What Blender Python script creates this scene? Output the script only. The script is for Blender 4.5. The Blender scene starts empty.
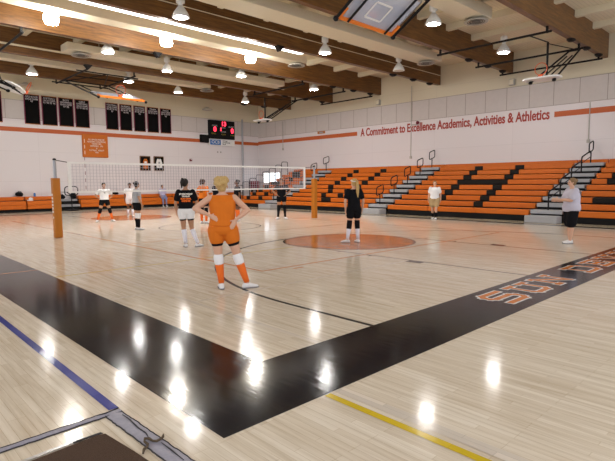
import bpy, bmesh, math, random
from mathutils import Vector, Matrix
random.seed(7)
S = bpy.context.scene
C = S.collection
R = math.radians
PI = math.pi

# ------------------------------------------------------------------ camera
cam_d = bpy.data.cameras.new('camera'); cam = bpy.data.objects.new('camera', cam_d); C.objects.link(cam)
YAW, PITCH, ROLL, FPX = R(46.2316), R(5.559), R(.3353), 493.69
_F = Vector((math.cos(YAW)*math.cos(PITCH), math.sin(YAW)*math.cos(PITCH), -math.sin(PITCH)))
_R = Vector((math.sin(YAW), -math.cos(YAW), 0)); _D = _F.cross(_R)
_c, _s = math.cos(ROLL), math.sin(ROLL)
_R2 = _c*_R + _s*_D; _D2 = -_s*_R + _c*_D
cam.matrix_world = Matrix(((_R2.x, -_D2.x, -_F.x, 0), (_R2.y, -_D2.y, -_F.y, 0), (_R2.z, -_D2.z, -_F.z, 1.6), (0, 0, 0, 1)))
cam_d.sensor_width = 36; cam_d.lens = 36*FPX/615; cam_d.clip_start = .05; cam_d.clip_end = 200
S.camera = cam

# ------------------------------------------------------------------ light and exposure
W = bpy.data.worlds.new('world'); S.world = W; W.use_nodes = True
W.node_tree.nodes['Background'].inputs[0].default_value = (.93, .95, 1.0, 1)
W.node_tree.nodes['Background'].inputs[1].default_value = 1.12
S.view_settings.view_transform = 'Standard'; S.view_settings.look = 'None'
S.view_settings.gamma = 1; S.view_settings.use_curve_mapping = False
S.view_settings.exposure = 0.46
LAMP = 150.0          # radiance of a lamp's lens
SKY = 3.5             # radiance of the skylight panels

# ------------------------------------------------------------------ materials
def pm(name, rgb, rough=.6, var=.06, scale=12, metal=0, bump=0, bscale=60, coat=0, spec=.3, alpha=1):
    m = bpy.data.materials.new(name); m.use_nodes = True
    nt = m.node_tree; b = nt.nodes['Principled BSDF']
    b.inputs['Roughness'].default_value = rough; b.inputs['Metallic'].default_value = metal
    b.inputs['Specular IOR Level'].default_value = spec; b.inputs['Coat Weight'].default_value = coat
    tc = nt.nodes.new('ShaderNodeTexCoord'); n = nt.nodes.new('ShaderNodeTexNoise'); n.inputs['Scale'].default_value = scale
    n.inputs['Detail'].default_value = 3
    nt.links.new(tc.outputs['Object'], n.inputs['Vector'])
    mx = nt.nodes.new('ShaderNodeMix'); mx.data_type = 'RGBA'
    mx.inputs[6].default_value = tuple(max(0, c*(1-var)) for c in rgb)+(1,)
    mx.inputs[7].default_value = tuple(min(1, c*(1+var)) for c in rgb)+(1,)
    nt.links.new(n.outputs['Fac'], mx.inputs[0]); nt.links.new(mx.outputs[2], b.inputs['Base Color'])
    if bump:
        n2 = nt.nodes.new('ShaderNodeTexNoise'); n2.inputs['Scale'].default_value = bscale
        nt.links.new(tc.outputs['Object'], n2.inputs['Vector'])
        bp = nt.nodes.new('ShaderNodeBump'); bp.inputs['Strength'].default_value = bump; bp.inputs['Distance'].default_value = .01
        nt.links.new(n2.outputs['Fac'], bp.inputs['Height']); nt.links.new(bp.outputs['Normal'], b.inputs['Normal'])
    if alpha < 1: b.inputs['Alpha'].default_value = alpha
    return m
def em(name, rgb, strength):
    m = bpy.data.materials.new(name); m.use_nodes = True; nt = m.node_tree
    nt.nodes.remove(nt.nodes['Principled BSDF']); e = nt.nodes.new('ShaderNodeEmission')
    e.inputs[0].default_value = rgb+(1,); e.inputs[1].default_value = strength
    nt.links.new(e.outputs[0], nt.nodes['Material Output'].inputs[0]); return m

def wood_floor():
    m = bpy.data.materials.new('maple strip floor'); m.use_nodes = True; nt = m.node_tree; L = nt.links.new
    b = nt.nodes['Principled BSDF']
    tc = nt.nodes.new('ShaderNodeTexCoord'); mp = nt.nodes.new('ShaderNodeMapping'); mp.inputs['Rotation'].default_value = (0, 0, R(90))
    L(tc.outputs['Object'], mp.inputs['Vector'])
    br = nt.nodes.new('ShaderNodeTexBrick'); br.offset = .37; br.offset_frequency = 3
    br.inputs['Scale'].default_value = 1; br.inputs['Brick Width'].default_value = .62; br.inputs['Row Height'].default_value = .057
    br.inputs['Mortar Size'].default_value = .0012; br.inputs['Bias'].default_value = .0
    br.inputs['Color1'].default_value = FLOOR_A+(1,); br.inputs['Color2'].default_value = FLOOR_B+(1,)
    br.inputs['Mortar'].default_value = (.50, .40, .28, 1)
    L(mp.outputs[0], br.inputs['Vector'])
    mp2 = nt.nodes.new('ShaderNodeMapping'); mp2.inputs['Scale'].default_value = (22, 1.1, 1)
    L(tc.outputs['Object'], mp2.inputs['Vector'])
    n = nt.nodes.new('ShaderNodeTexNoise'); n.inputs['Scale'].default_value = 1; n.inputs['Detail'].default_value = 5; n.inputs['Roughness'].default_value = .65
    L(mp2.outputs[0], n.inputs['Vector'])
    cr = nt.nodes.new('ShaderNodeValToRGB'); cr.color_ramp.elements[0].position = .28; cr.color_ramp.elements[0].color = (.72, .66, .58, 1)
    cr.color_ramp.elements[1].position = .6; cr.color_ramp.elements[1].color = (1.02, 1.02, 1.02, 1)
    L(n.outputs['Fac'], cr.inputs[0])
    mx = nt.nodes.new('ShaderNodeMix'); mx.data_type = 'RGBA'; mx.blend_type = 'MULTIPLY'; mx.inputs[0].default_value = .8
    L(br.outputs['Color'], mx.inputs[6]); L(cr.outputs[0], mx.inputs[7]); L(mx.outputs[2], b.inputs['Base Color'])
    gloss(nt, b, tc)
    return m
FLOOR_A, FLOOR_B = (.75, .672, .57), (.665, .575, .465)
def gloss(nt, b, tc):
    L = nt.links.new
    b.inputs['Roughness'].default_value = .12; b.inputs['Specular IOR Level'].default_value = .14
    n = nt.nodes.new('ShaderNodeTexNoise'); n.inputs['Scale'].default_value = 1; n.inputs['Detail'].default_value = 2
    mp = nt.nodes.new('ShaderNodeMapping'); mp.inputs['Scale'].default_value = (17, 2.5, 1)
    L(tc.outputs['Object'], mp.inputs[0]); L(mp.outputs[0], n.inputs['Vector'])
    bp = nt.nodes.new('ShaderNodeBump'); bp.inputs['Strength'].default_value = .07; bp.inputs['Distance'].default_value = .01
    L(n.outputs['Fac'], bp.inputs['Height']); L(bp.outputs[0], b.inputs['Normal'])
def floor_paint(name, rgb, var=.1, stain=False):
    m = bpy.data.materials.new(name); m.use_nodes = True; nt = m.node_tree; L = nt.links.new
    b = nt.nodes['Principled BSDF']; tc = nt.nodes.new('ShaderNodeTexCoord')
    mp = nt.nodes.new('ShaderNodeMapping'); mp.inputs['Rotation'].default_value = (0, 0, R(90)); L(tc.outputs['Object'], mp.inputs[0])
    br = nt.nodes.new('ShaderNodeTexBrick'); br.offset = .37; br.offset_frequency = 3
    br.inputs['Scale'].default_value = 1; br.inputs['Brick Width'].default_value = .62; br.inputs['Row Height'].default_value = .057
    br.inputs['Mortar Size'].default_value = .0012
    br.inputs['Color1'].default_value = tuple(c*(1-var) for c in rgb)+(1,); br.inputs['Color2'].default_value = tuple(min(1, c*(1+var)) for c in rgb)+(1,)
    br.inputs['Mortar'].default_value = tuple(c*.6 for c in rgb)+(1,)
    L(mp.outputs[0], br.inputs['Vector']); L(br.outputs['Color'], b.inputs['Base Color'])
    gloss(nt, b, tc)
    return m
def beam_wood(name, a, bcol):
    m = bpy.data.materials.new(name); m.use_nodes = True; nt = m.node_tree; L = nt.links.new
    b = nt.nodes['Principled BSDF']; b.inputs['Roughness'].default_value = .38
    tc = nt.nodes.new('ShaderNodeTexCoord'); mp = nt.nodes.new('ShaderNodeMapping'); mp.inputs['Scale'].default_value = (.55, 3, 7)
    L(tc.outputs['Object'], mp.inputs[0])
    n = nt.nodes.new('ShaderNodeTexNoise'); n.inputs['Scale'].default_value = 2.2; n.inputs['Detail'].default_value = 6; n.inputs['Roughness'].default_value = .7
    L(mp.outputs[0], n.inputs['Vector'])
    cr = nt.nodes.new('ShaderNodeValToRGB'); cr.color_ramp.elements[0].position = .3; cr.color_ramp.elements[0].color = a+(1,)
    cr.color_ramp.elements[1].position = .68; cr.color_ramp.elements[1].color = bcol+(1,)
    L(n.outputs['Fac'], cr.inputs[0]); L(cr.outputs[0], b.inputs['Base Color']); return m
def block_paint(name, rgb, rough=.5):
    m = bpy.data.materials.new(name); m.use_nodes = True; nt = m.node_tree; L = nt.links.new
    b = nt.nodes['Principled BSDF']; b.inputs['Roughness'].default_value = rough
    tc = nt.nodes.new('ShaderNodeTexCoord'); sp = nt.nodes.new('ShaderNodeSeparateXYZ'); L(tc.outputs['Object'], sp.inputs[0])
    ad = nt.nodes.new('ShaderNodeMath'); L(sp.outputs[0], ad.inputs[0]); L(sp.outputs[1], ad.inputs[1])
    cb = nt.nodes.new('ShaderNodeCombineXYZ'); L(ad.outputs[0], cb.inputs[0]); L(sp.outputs[2], cb.inputs[1])
    br = nt.nodes.new('ShaderNodeTexBrick'); br.inputs['Scale'].default_value = 1; br.inputs['Brick Width'].default_value = 4.6; br.inputs['Row Height'].default_value = 1.75
    br.offset = 0; br.inputs['Mortar Size'].default_value = .008
    br.inputs['Color1'].default_value = rgb+(1,); br.inputs['Color2'].default_value = tuple(c*.985 for c in rgb)+(1,)
    br.inputs['Mortar'].default_value = tuple(c*.86 for c in rgb)+(1,)
    L(cb.outputs[0], br.inputs['Vector']); L(br.outputs['Color'], b.inputs['Base Color']); return m
def deck_paint(name, rgb):
    m = bpy.data.materials.new(name); m.use_nodes = True; nt = m.node_tree; L = nt.links.new
    b = nt.nodes['Principled BSDF']; b.inputs['Roughness'].default_value = .6
    tc = nt.nodes.new('ShaderNodeTexCoord'); w = nt.nodes.new('ShaderNodeTexWave'); w.bands_direction = 'Y'
    w.inputs['Scale'].default_value = 2.2; L(tc.outputs['Object'], w.inputs['Vector'])
    cr = nt.nodes.new('ShaderNodeValToRGB'); cr.color_ramp.elements[0].position = .0; cr.color_ramp.elements[0].color = tuple(c*.84 for c in rgb)+(1,)
    cr.color_ramp.elements[1].position = .12; cr.color_ramp.elements[1].color = rgb+(1,)
    L(w.outputs['Fac'], cr.inputs[0]); L(cr.outputs[0], b.inputs['Base Color']); return m

M = dict(
 floor=wood_floor(),
 f_black=floor_paint('black court paint', (.010, .010, .014), .35), f_orange=floor_paint('orange court paint', (.46, .165, .05)),
 f_letter=floor_paint('orange letter paint', (.62, .2, .04)), f_white=floor_paint('white letter paint', (.8, .78, .76)),
 f_line=floor_paint('black line paint', (.05, .048, .05)), f_thin=floor_paint('thin grey line paint', (.16, .13, .11)),
 f_yel=floor_paint('yellow line paint', (.66, .47, .03)), f_yel2=floor_paint('pale yellow line paint', (.66, .52, .2)), f_or=floor_paint('orange line paint', (.62, .27, .12)),
 f_wline=floor_paint('pale line paint', (.66, .58, .5)), f_blue=floor_paint('blue line paint', (.05, .065, .30)),
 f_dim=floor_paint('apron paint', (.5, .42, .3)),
 wall_lo=block_paint('white painted wall', (.69, .645, .66)), wall_pan=pm('acoustic wall panel', (.56, .52, .505), .85, .05, 5, bump=.15, bscale=40),
 seam=pm('panel seam', (.33, .29, .26), .8), wall_up=block_paint('cream painted wall', (.62, .56, .42)), stripe=pm('burnt orange stripe paint', (.47, .105, .028), .5),
 deck=deck_paint('cream ceiling deck', (.74, .67, .50)), cream=pm('cream paint', (.70, .635, .48), .5, .04), duct=pm('cream duct paint', (.68, .615, .475), .5, .04),
 beam=beam_wood('stained glulam', (.052, .019, .004), (.205, .088, .019)),
 black=pm('black steel', (.009, .009, .010), .5, spec=.15), blk_pl=pm('black plastic', (.008, .008, .009), .6, spec=.12), chrome=pm('silver metal', (.55, .55, .58), .3, metal=.9),
 grey=pm('grey metal', (.33, .33, .35), .4, metal=.5), white=pm('white enamel', (.78, .78, .77), .35), silver=pm('silver tread', (.37, .37, .39), .45, .1, 30),
 seat=pm('orange bench plastic', (.60, .135, .008), .42, .07, 4), seat_blk=pm('black bench plastic', (.011, .009, .007), .5, spec=.15),
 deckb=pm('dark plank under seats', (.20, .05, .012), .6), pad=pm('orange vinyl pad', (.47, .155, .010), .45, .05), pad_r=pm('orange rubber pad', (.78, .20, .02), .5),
 rim=pm('orange rim steel', (.75, .11, .02), .4), cord=pm('net cord', (.40, .38, .43), .8), tape=pm('white net tape', (.80, .79, .78), .7),
 vent=pm('grey diffuser', (.42, .40, .36), .6), ventd=pm('dark diffuser slot', (.12, .11, .1), .7),
 felt=pm('black banner felt', (.005, .005, .005), .9, spec=.08), fringe=pm('maroon banner border', (.20, .03, .07), .8), gold=pm('orange banner edge', (.42, .16, .05), .8),
 letter=pm('banner letters', (.62, .58, .62), .8), lettw=pm('white letters', (.8, .74, .68), .7), wallred=pm('dark red letters', (.36, .045, .03), .5),
 plaque=pm('orange plaque', (.50, .125, .008), .55), led=em('red digits', (1, .03, .06), 3.2), ledy=pm('yellow caption', (.34, .26, .03), .6), ledw=pm('white caption', (.5, .48, .48), .6),
 blue=pm('blue sign', (.05, .16, .42), .5), signw=pm('white sign', (.78, .77, .76), .5), maroon=pm('maroon pad', (.16, .015, .03), .6),
 lamp=em('lamp lens', (1, .97, .93), LAMP), lampg=em('acrylic lamp globe', (1, .95, .86), 120.0), shade=pm('lamp shade', (.72, .72, .70), .4), off=pm('unlit lens', (.5, .48, .42), .4),
 sky=em('skylight panel', (1, .98, .95), SKY), winp=em('bright window pane', (.86, .93, 1), 2.6),
 mat=pm('brown mat pile', (.085, .048, .03), .95, .5, 260, bump=.8, bscale=300), duct_t=pm('grey duct tape', (.30, .29, .36), .45, .18, 30, bump=.4, bscale=25), ductd=pm('dirty tape edge', (.045, .04, .045), .8, .4, 40),
 rope=pm('brown cord', (.10, .07, .045), .9, .5, 80),
 skin=pm('skin', (.62, .36, .25), .55, .05), skin_t=pm('tan skin', (.42, .22, .13), .55, .05), skin_d=pm('dark skin', (.17, .075, .04), .55, .05),
 c_or=pm('orange jersey cloth', (.64, .155, .008), .8, .08, 9), c_bk=pm('black cloth', (.008, .008, .010), .9, spec=.1), c_wh=pm('white cloth', (.78, .77, .79), .85), c_gy=pm('grey cloth', (.36, .37, .40), .85),
 c_li=pm('pale lilac cloth', (.52, .49, .58), .85, .05), c_kh=pm('khaki cloth', (.42, .29, .15), .85), c_bl=pm('faded blue cloth', (.22, .24, .42), .85), c_lav=pm('lavender cloth', (.50, .46, .62), .85),
 s_or=pm('orange sock', (.78, .15, .02), .85), s_wh=pm('white sock', (.76, .74, .82), .85), shoe=pm('white shoe', (.72, .70, .71), .6), sole=pm('shoe sole', (.22, .2, .2), .7),
 h_bl=pm('blond hair', (.50, .33, .13), .6, .3, 40, bump=.6, bscale=50), h_db=pm('dark blond hair', (.22, .13, .06), .6, .3, 40, bump=.6, bscale=50), h_bk=pm('black hair', (.014, .011, .01), .5, .3, 40), h_br=pm('brown hair', (.07, .035, .018), .55, .3, 40, bump=.5),
 eye=pm('eye', (.03, .02, .02), .3), lip=pm('lips', (.40, .13, .11), .5),
)
_gl = bpy.data.materials.new('backboard glass'); _gl.use_nodes = True
_b = _gl.node_tree.nodes['Principled BSDF']; _b.inputs['Base Color'].default_value = (.66, .74, .92, 1); _b.inputs['Roughness'].default_value = .3; _b.inputs['Alpha'].default_value = .38
_tn = _gl.node_tree.nodes.new('ShaderNodeTexNoise'); _tn.inputs['Scale'].default_value = 2.5
_mr = _gl.node_tree.nodes.new('ShaderNodeMapRange'); _mr.inputs[3].default_value = .30; _mr.inputs[4].default_value = .50
_gl.node_tree.links.new(_tn.outputs['Fac'], _mr.inputs[0]); _gl.node_tree.links.new(_mr.outputs[0], _b.inputs['Alpha'])
M['glass'] = _gl

# ------------------------------------------------------------------ mesh builder
class MB:
    def __init__(s): s.v = []; s.f = []; s.m = []; s.mi = 0
    def add(s, vs, fs):
        o = len(s.v); s.v += [Vector(v) for v in vs]
        for f in fs: s.f.append(tuple(i+o for i in f)); s.m.append(s.mi)
        return s
    def mat(s, i): s.mi = i; return s
    def box(s, a, b, rot=None, piv=None):
        x0, y0, z0 = a; x1, y1, z1 = b
        vs = [Vector(p) for p in ((x0,y0,z0),(x1,y0,z0),(x1,y1,z0),(x0,y1,z0),(x0,y0,z1),(x1,y0,z1),(x1,y1,z1),(x0,y1,z1))]
        if rot is not None:
            p = Vector(piv) if piv is not None else Vector(((x0+x1)/2, (y0+y1)/2, (z0+z1)/2)); vs = [p+rot@(v-p) for v in vs]
        return s.add(vs, [(0,3,2,1),(4,5,6,7),(0,1,5,4),(1,2,6,5),(2,3,7,6),(3,0,4,7)])
    def bbox(s, a, b, r=.01):            # box with bevelled vertical and horizontal edges
        (x0,y0,z0),(x1,y1,z1) = a, b; r = min(r, (x1-x0)/2.01, (y1-y0)/2.01, (z1-z0)/2.01)
        def ring(i, z): return [(x0+i+r*0, y0+i+r, z),(x0+i+r, y0+i, z),(x1-i-r, y0+i, z),(x1-i, y0+i+r, z),(x1-i, y1-i-r, z),(x1-i-r, y1-i, z),(x0+i+r, y1-i, z),(x0+i, y1-i-r, z)]
        R_ = [ring(r*.7, z0), ring(0, z0+r), ring(0, z1-r), ring(r*.7, z1)]
        vs = [p for q in R_ for p in q]; fs = [tuple(range(7, -1, -1)), tuple(range(24, 32))]
        for k in range(3):
            for i in range(8): j = (i+1) % 8; fs.append((k*8+i, k*8+j, k*8+8+j, k*8+8+i))
        return s.add(vs, fs)
    def bar(s, p, q, w, h=None, up=(0,0,1)):
        h = h or w; p, q = Vector(p), Vector(q); d = (q-p).normalized(); u = Vector(up)
        if abs(d.dot(u)) > .98: u = Vector((1,0,0))
        x = d.cross(u).normalized(); y = x.cross(d)
        vs = [c+x*a*w/2+y*b*h/2 for c in (p, q) for a, b in ((-1,-1),(1,-1),(1,1),(-1,1))]
        return s.add(vs, [(3,2,1,0),(4,5,6,7),(0,1,5,4),(1,2,6,5),(2,3,7,6),(3,0,4,7)])
    def path(s, pts, r, n=8, closed=False, r2=None, side=None):
        pts = [Vector(p) for p in pts]; N = len(pts); rs = r if isinstance(r, (list, tuple)) else [r]*N
        T = []
        for i in range(N):
            a = pts[i-1] if (i or closed) else pts[i]; b = pts[(i+1) % N] if (i < N-1 or closed) else pts[i]
            T.append((b-a).normalized())
        u = Vector(side) if side is not None else (Vector((0,0,1)) if abs(T[0].z) < .9 else Vector((1,0,0)))
        vs = []
        for i in range(N):
            u = (u-T[i]*u.dot(T[i])).normalized(); w = T[i].cross(u); k = (r2/r if r2 else 1) if not isinstance(r, (list, tuple)) else (r2 or 1)
            for j in range(n):
                a = 2*PI*j/n; vs.append(pts[i]+(u*math.cos(a)+w*math.sin(a)*k)*rs[i])
        fs = []
        for i in range(N if closed else N-1):
            o, p = i*n, ((i+1) % N)*n
            for j in range(n): k2 = (j+1) % n; fs.append((o+j, o+k2, p+k2, p+j))
        if not closed: fs += [tuple(range(n-1, -1, -1)), tuple(range((N-1)*n, N*n))]
        return s.add(vs, fs)
    def tube(s, p, q, r, n=8): return s.path([p, q], r, n)
    def caps(s, pts, radii, n=14):      # a tapered limb with round ends
        pts = [Vector(p) for p in pts]; d0 = (pts[0]-pts[1]).normalized(); d1 = (pts[-1]-pts[-2]).normalized(); P, Q = [], []
        for a in (80, 55, 28): P.append(pts[0]+d0*radii[0]*math.sin(R(a))); Q.append(radii[0]*math.cos(R(a)))
        P += pts; Q += list(radii)
        for a in (28, 55, 80): P.append(pts[-1]+d1*radii[-1]*math.sin(R(a))); Q.append(radii[-1]*math.cos(R(a)))
        return s.path(P, Q, n)
    def loft(s, rings, n=20):           # horizontal elliptical rings (z, cx, cy, rx, ry)
        vs = [(cx+rx*math.cos(2*PI*j/n), cy+ry*math.sin(2*PI*j/n), z) for z, cx, cy, rx, ry in rings for j in range(n)]; N = len(rings)
        fs = [tuple(range(n-1, -1, -1)), tuple(range((N-1)*n, N*n))]
        for i in range(N-1):
            for j in range(n): k = (j+1) % n; fs.append((i*n+j, i*n+k, i*n+n+k, i*n+n+j))
        return s.add(vs, fs)
    def ell(s, c, r, n=14, rot=None):   # ellipsoid
        c = Vector(c); vs = []; fs = []; mseg = n//2
        for i in range(1, mseg):
            a = PI*i/mseg
            for j in range(n):
                b = 2*PI*j/n; p = Vector((r[0]*math.sin(a)*math.cos(b), r[1]*math.sin(a)*math.sin(b), r[2]*math.cos(a)))
                vs.append(c+(rot@p if rot else p))
        t = Vector((0,0,r[2])); vs += [c+(rot@t if rot else t), c-(rot@t if rot else t)]; q = len(vs)
        for i in range(mseg-2):
            for j in range(n): k = (j+1) % n; fs.append((i*n+j, i*n+n+j, i*n+n+k, i*n+k))
        for j in range(n): k = (j+1) % n; fs.append((q-2, j, k)); fs.append((q-1, (mseg-2)*n+k, (mseg-2)*n+j))
        return s.add(vs, fs)
    def lathe(s, c, prof, n=20):        # prof: (r, z) list
        c = Vector(c); vs = [c+Vector((r*math.cos(2*PI*j/n), r*math.sin(2*PI*j/n), z)) for r, z in prof for j in range(n)]; fs = []
        for i in range(len(prof)-1):
            for j in range(n): k = (j+1) % n; fs.append((i*n+j, i*n+k, i*n+n+k, i*n+n+j))
        fs += [tuple(range(n-1, -1, -1)), tuple(range((len(prof)-1)*n, len(prof)*n))]
        return s.add(vs, fs)
    def prism(s, poly, z0, z1):
        n = len(poly); vs = [(x, y, z0) for x, y in poly]+[(x, y, z1) for x, y in poly]
        return s.add(vs, [tuple(range(n-1, -1, -1)), tuple(range(n, 2*n))]+[(i, (i+1) % n, n+(i+1) % n, n+i) for i in range(n)])
    def flat(s, poly, z): return s.add([(x, y, z) for x, y in poly], [tuple(range(len(poly)))])
    def mesh(s, name, mats):
        me = bpy.data.meshes.new(name); me.from_pydata([tuple(v) for v in s.v], [], s.f); me.update()
        for m in (mats if isinstance(mats, (list, tuple)) else [mats]): me.materials.append(M[m] if isinstance(m, str) else m)
        me.polygons.foreach_set('material_index', s.m); return me

ROOT = {}
def obj(name, mb, mats, parent=None, local=False, smooth=False):
    me = mb if isinstance(mb, bpy.types.Mesh) else mb.mesh(name, mats)
    if smooth:
        for p in me.polygons: p.use_smooth = True
    o = bpy.data.objects.new(name, me); C.objects.link(o)
    if parent is not None:
        o.parent = parent; mw = ROOT.get(parent.name)
        if mw is not None:
            if not local: me.transform(mw.inverted())
            ROOT[o.name] = mw
    else:
        ROOT[o.name] = Matrix.Identity(4)
    return o
def tag(o, label=None, cat=None, group=None, kind=None):
    if label: o['label'] = label
    if cat: o['category'] = cat
    if group: o['group'] = group
    if kind: o['kind'] = kind
    return o
def thing(name, label, cat, loc=(0,0,0), rz=0, group=None):
    o = bpy.data.objects.new(name, None); C.objects.link(o); o.empty_display_size = .1
    o.location = loc; o.rotation_euler = (0, 0, rz)
    ROOT[o.name] = Matrix.Translation(loc) @ Matrix.Rotation(rz, 4, 'Z')
    return tag(o, label, cat, group)
def struct(name, mb, mats): return tag(obj(name, mb, mats), kind='structure')
def centre(o):                           # put the origin of a one-mesh thing at its base
    me = o.data; xs = [v.co for v in me.vertices]
    c = Vector(((min(v.x for v in xs)+max(v.x for v in xs))/2, (min(v.y for v in xs)+max(v.y for v in xs))/2, min(v.z for v in xs)))
    me.transform(Matrix.Translation(-c)); o.location = c; return o
def text_mesh(txt, size, align='CENTER', depth=.004, sx=1.0, bold=0):
    cu = bpy.data.curves.new('t', 'FONT'); cu.body = txt; cu.size = size; cu.align_x = align; cu.align_y = 'CENTER'; cu.extrude = depth; cu.offset = bold
    o = bpy.data.objects.new('t', cu); C.objects.link(o)
    dg = bpy.context.evaluated_depsgraph_get(); me = bpy.data.meshes.new_from_object(o.evaluated_get(dg))
    C.objects.unlink(o); bpy.data.objects.remove(o)
    me.transform(Matrix.Diagonal((sx, 1, 1, 1))); me.materials.clear(); return me
BACK = Matrix(((1,0,0,0),(0,0,-1,0),(0,1,0,0),(0,0,0,1)))     # text facing -Y
RIGHT = Matrix(((0,0,-1,0),(-1,0,0,0),(0,1,0,0),(0,0,0,1)))   # text facing -X, reading towards -Y
def put_text(name, txt, size, pos, frame, mat, parent=None, sx=1.0, align='CENTER', bold=0):
    me = text_mesh(txt, size, align, sx=sx, bold=bold); me.transform(Matrix.Translation(pos) @ frame); me.materials.append(M[mat])
    return obj(name, me, None, parent)

# ================================================================== SETTING
XW, YW, ZC = 25.5, 32.4, 8.15
XL, YN = -6.0, -3.0
BY = [7.1, 11.4, 15.6, 19.85, 24.05, 28.4]      # near faces of the six glulam beams

# ---- floor with its painted lines (one surface)
fl = MB()
fl.box((XL, YN, -.12), (XW+.4, YW+.4, 0))
MF = ['floor','f_black','f_orange','f_letter','f_white','f_line','f_thin','f_yel','f_yel2','f_or','f_wline','f_blue','f_dim']
ZK = [0]
def nz(z): ZK[0] += 1; return z+ZK[0]*.00002
def rect(mi, x0, y0, x1, y1, z): z = nz(z); fl.mat(mi).flat([(x0,y0),(x1,y0),(x1,y1),(x0,y1)], z)
def arc(mi, cx, cy, r, w, a0, a1, z, n=64):
    fl.mat(mi); z = nz(z)
    for i in range(n):
        a, b = R(a0+(a1-a0)*i/n), R(a0+(a1-a0)*(i+1)/n)
        fl.flat([(cx+(r-w/2)*math.cos(a), cy+(r-w/2)*math.sin(a)), (cx+(r+w/2)*math.cos(a), cy+(r+w/2)*math.sin(a)), (cx+(r+w/2)*math.cos(b), cy+(r+w/2)*math.sin(b)), (cx+(r-w/2)*math.cos(b), cy+(r-w/2)*math.sin(b))], z)
def disc(mi, cx, cy, r, z): z = nz(z); fl.mat(mi).flat([(cx+r*math.cos(2*PI*i/72), cy+r*math.sin(2*PI*i/72)) for i in range(72)], z)
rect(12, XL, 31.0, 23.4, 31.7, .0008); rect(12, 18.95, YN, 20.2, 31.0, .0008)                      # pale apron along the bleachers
rect(1, 1.665, 2.51, 2.66, 29.0, .0010); rect(1, 2.66, 2.51, 18.4, 3.40, .0010)                      # black borders
rect(5, 18.55, 2.51, 18.95, 29.0, .0010); rect(5, 2.66, 28.7, 18.55, 29.0, .0010)
disc(2, 10.1, 8.92, 1.77, .0010); arc(5, 10.1, 8.92, 1.77, .06, 0, 360, .0014)
arc(6, 10.1, 8.92, .9, .03, 0, 360, .0014)
disc(2, 10.1, 22.5, 1.77, .0010); arc(6, 10.1, 22.5, 1.77, .05, 0, 360, .0014)
rect(6, 8.42, 3.40, 8.47, 8.95, .0016); rect(6, 11.85, 3.40, 11.90, 8.95, .0016); rect(6, 8.42, 8.92, 11.9, 8.97, .0016)
for x in (8.24, 11.92): rect(5, x, 5.42, x+.2, 5.78, .0016)
for x in (8.3, 11.92):
    for y in (6.75, 7.65): rect(5, x, y, x+.12, y+.05, .0016)
rect(6, 8.42, 22.4, 8.47, 27.9, .0016); rect(6, 11.85, 22.4, 11.90, 27.9, .0016)
arc(5, 10, 4.8, 5.75, .06, 0, 180, .0018, 96); rect(5, 4.22, 3.40, 4.28, 4.8, .0018); rect(5, 15.72, 3.40, 15.78, 4.8, .0018)
arc(6, 10, 15.6, 1.83, .05, 0, 360, .0018)
rect(9, 5.5, 6.96, 5.56, 24.4, .0019); rect(9, 5.5, 6.93, 15.0, 6.99, .0019); rect(9, 14.94, 6.96, 15.0, 24.4, .0019)
rect(9, .2, 10.06, 2.66, 10.11, .0019); rect(9, 5.5, 12.65, 15, 12.71, .0019); rect(9, 6.1, 6.72, 6.35, 6.78, .0019)
rect(8, 2.66, 9.04, 8.2, 9.10, .0017)
rect(10, 3.37, 3.40, 3.43, 8.75, .0017); rect(10, 2.66, 6.7, 3.43, 6.76, .0017); rect(10, 3.43, 5.76, 8.4, 5.82, .0017)
rect(10, 2.68, -2, 2.78, 2.5, .0015)
rect(7, 2.56, YN+.5, 2.625, 2.50, .0019)
rect(11, 1.30, 3.40, 1.37, 9.0, .0019)
# the slab letters of the end line: strokes as polylines on a 1 x 1 field, white border below, orange on top
LET = {
 'S': [[(.93,1),(.14,1),(.02,.86),(.02,.64),(.14,.52),(.86,.52),(.98,.38),(.98,.14),(.86,0),(.07,0)]],
 'U': [[(.12,1),(.12,.14),(.24,0),(.76,0),(.88,.14),(.88,1)],[(-.06,1),(.32,1)],[(.68,1),(1.06,1)]],
 'N': [[(.06,0),(.06,1),(.90,0),(.90,1)],[(-.06,0),(.18,0)],[(-.06,1),(.08,1)],[(.78,1),(1.04,1)]],
 'D': [[(.10,0),(.10,1),(.80,1),(.96,.84),(.96,.16),(.80,0),(.10,0)],[(-.06,1),(.2,1)],[(-.06,0),(.2,0)]],
 'E': [[(.98,.72),(.98,1),(.10,1),(.10,0),(.98,0),(.98,.28)],[(.10,.5),(.62,.5)],[(.62,.66),(.62,.34)],[(-.06,1),(.2,1)],[(-.06,0),(.2,0)]],
 'V': [[(.10,1),(.5,0),(.90,1)],[(-.08,1),(.28,1)],[(.72,1),(1.08,1)]],
 'I': [[(.5,0),(.5,1)],[(.2,0),(.8,0)],[(.2,1),(.8,1)]],
 'L': [[(.15,1),(.15,0),(.98,0),(.98,.3)],[(-.06,1),(.36,1)],[(-.06,0),(.2,0)]],
}
def letter(ch, x, y, w, h):
    for mi, t, z in ((4, .142, .0034), (3, .086, .0056)):
        fl.mat(mi)
        for k, line in enumerate(LET[ch]):
            P = [(x+a*w, y+b*h) for a, b in line]
            for a, b in zip(P, P[1:]):
                d = Vector((b[0]-a[0], b[1]-a[1])); d.normalize(); n = Vector((-d.y, d.x)); e = d*t*.5
                A, B = Vector(a), Vector(b)
                fl.flat([tuple(A-e-n*t/2), tuple(B+e-n*t/2), tuple(B+e+n*t/2), tuple(A-e+n*t/2)], z); z += .0001
for ch, x in zip('SUN', (6.33, 7.17, 8.06)): letter(ch, x, 2.765, .56, .43)
for ch, x in zip('DEVILS', (9.50, 10.42, 11.32, 12.14, 12.92, 13.78)): letter(ch, x, 2.76, .58 if ch != 'I' else .5, .43)
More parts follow.
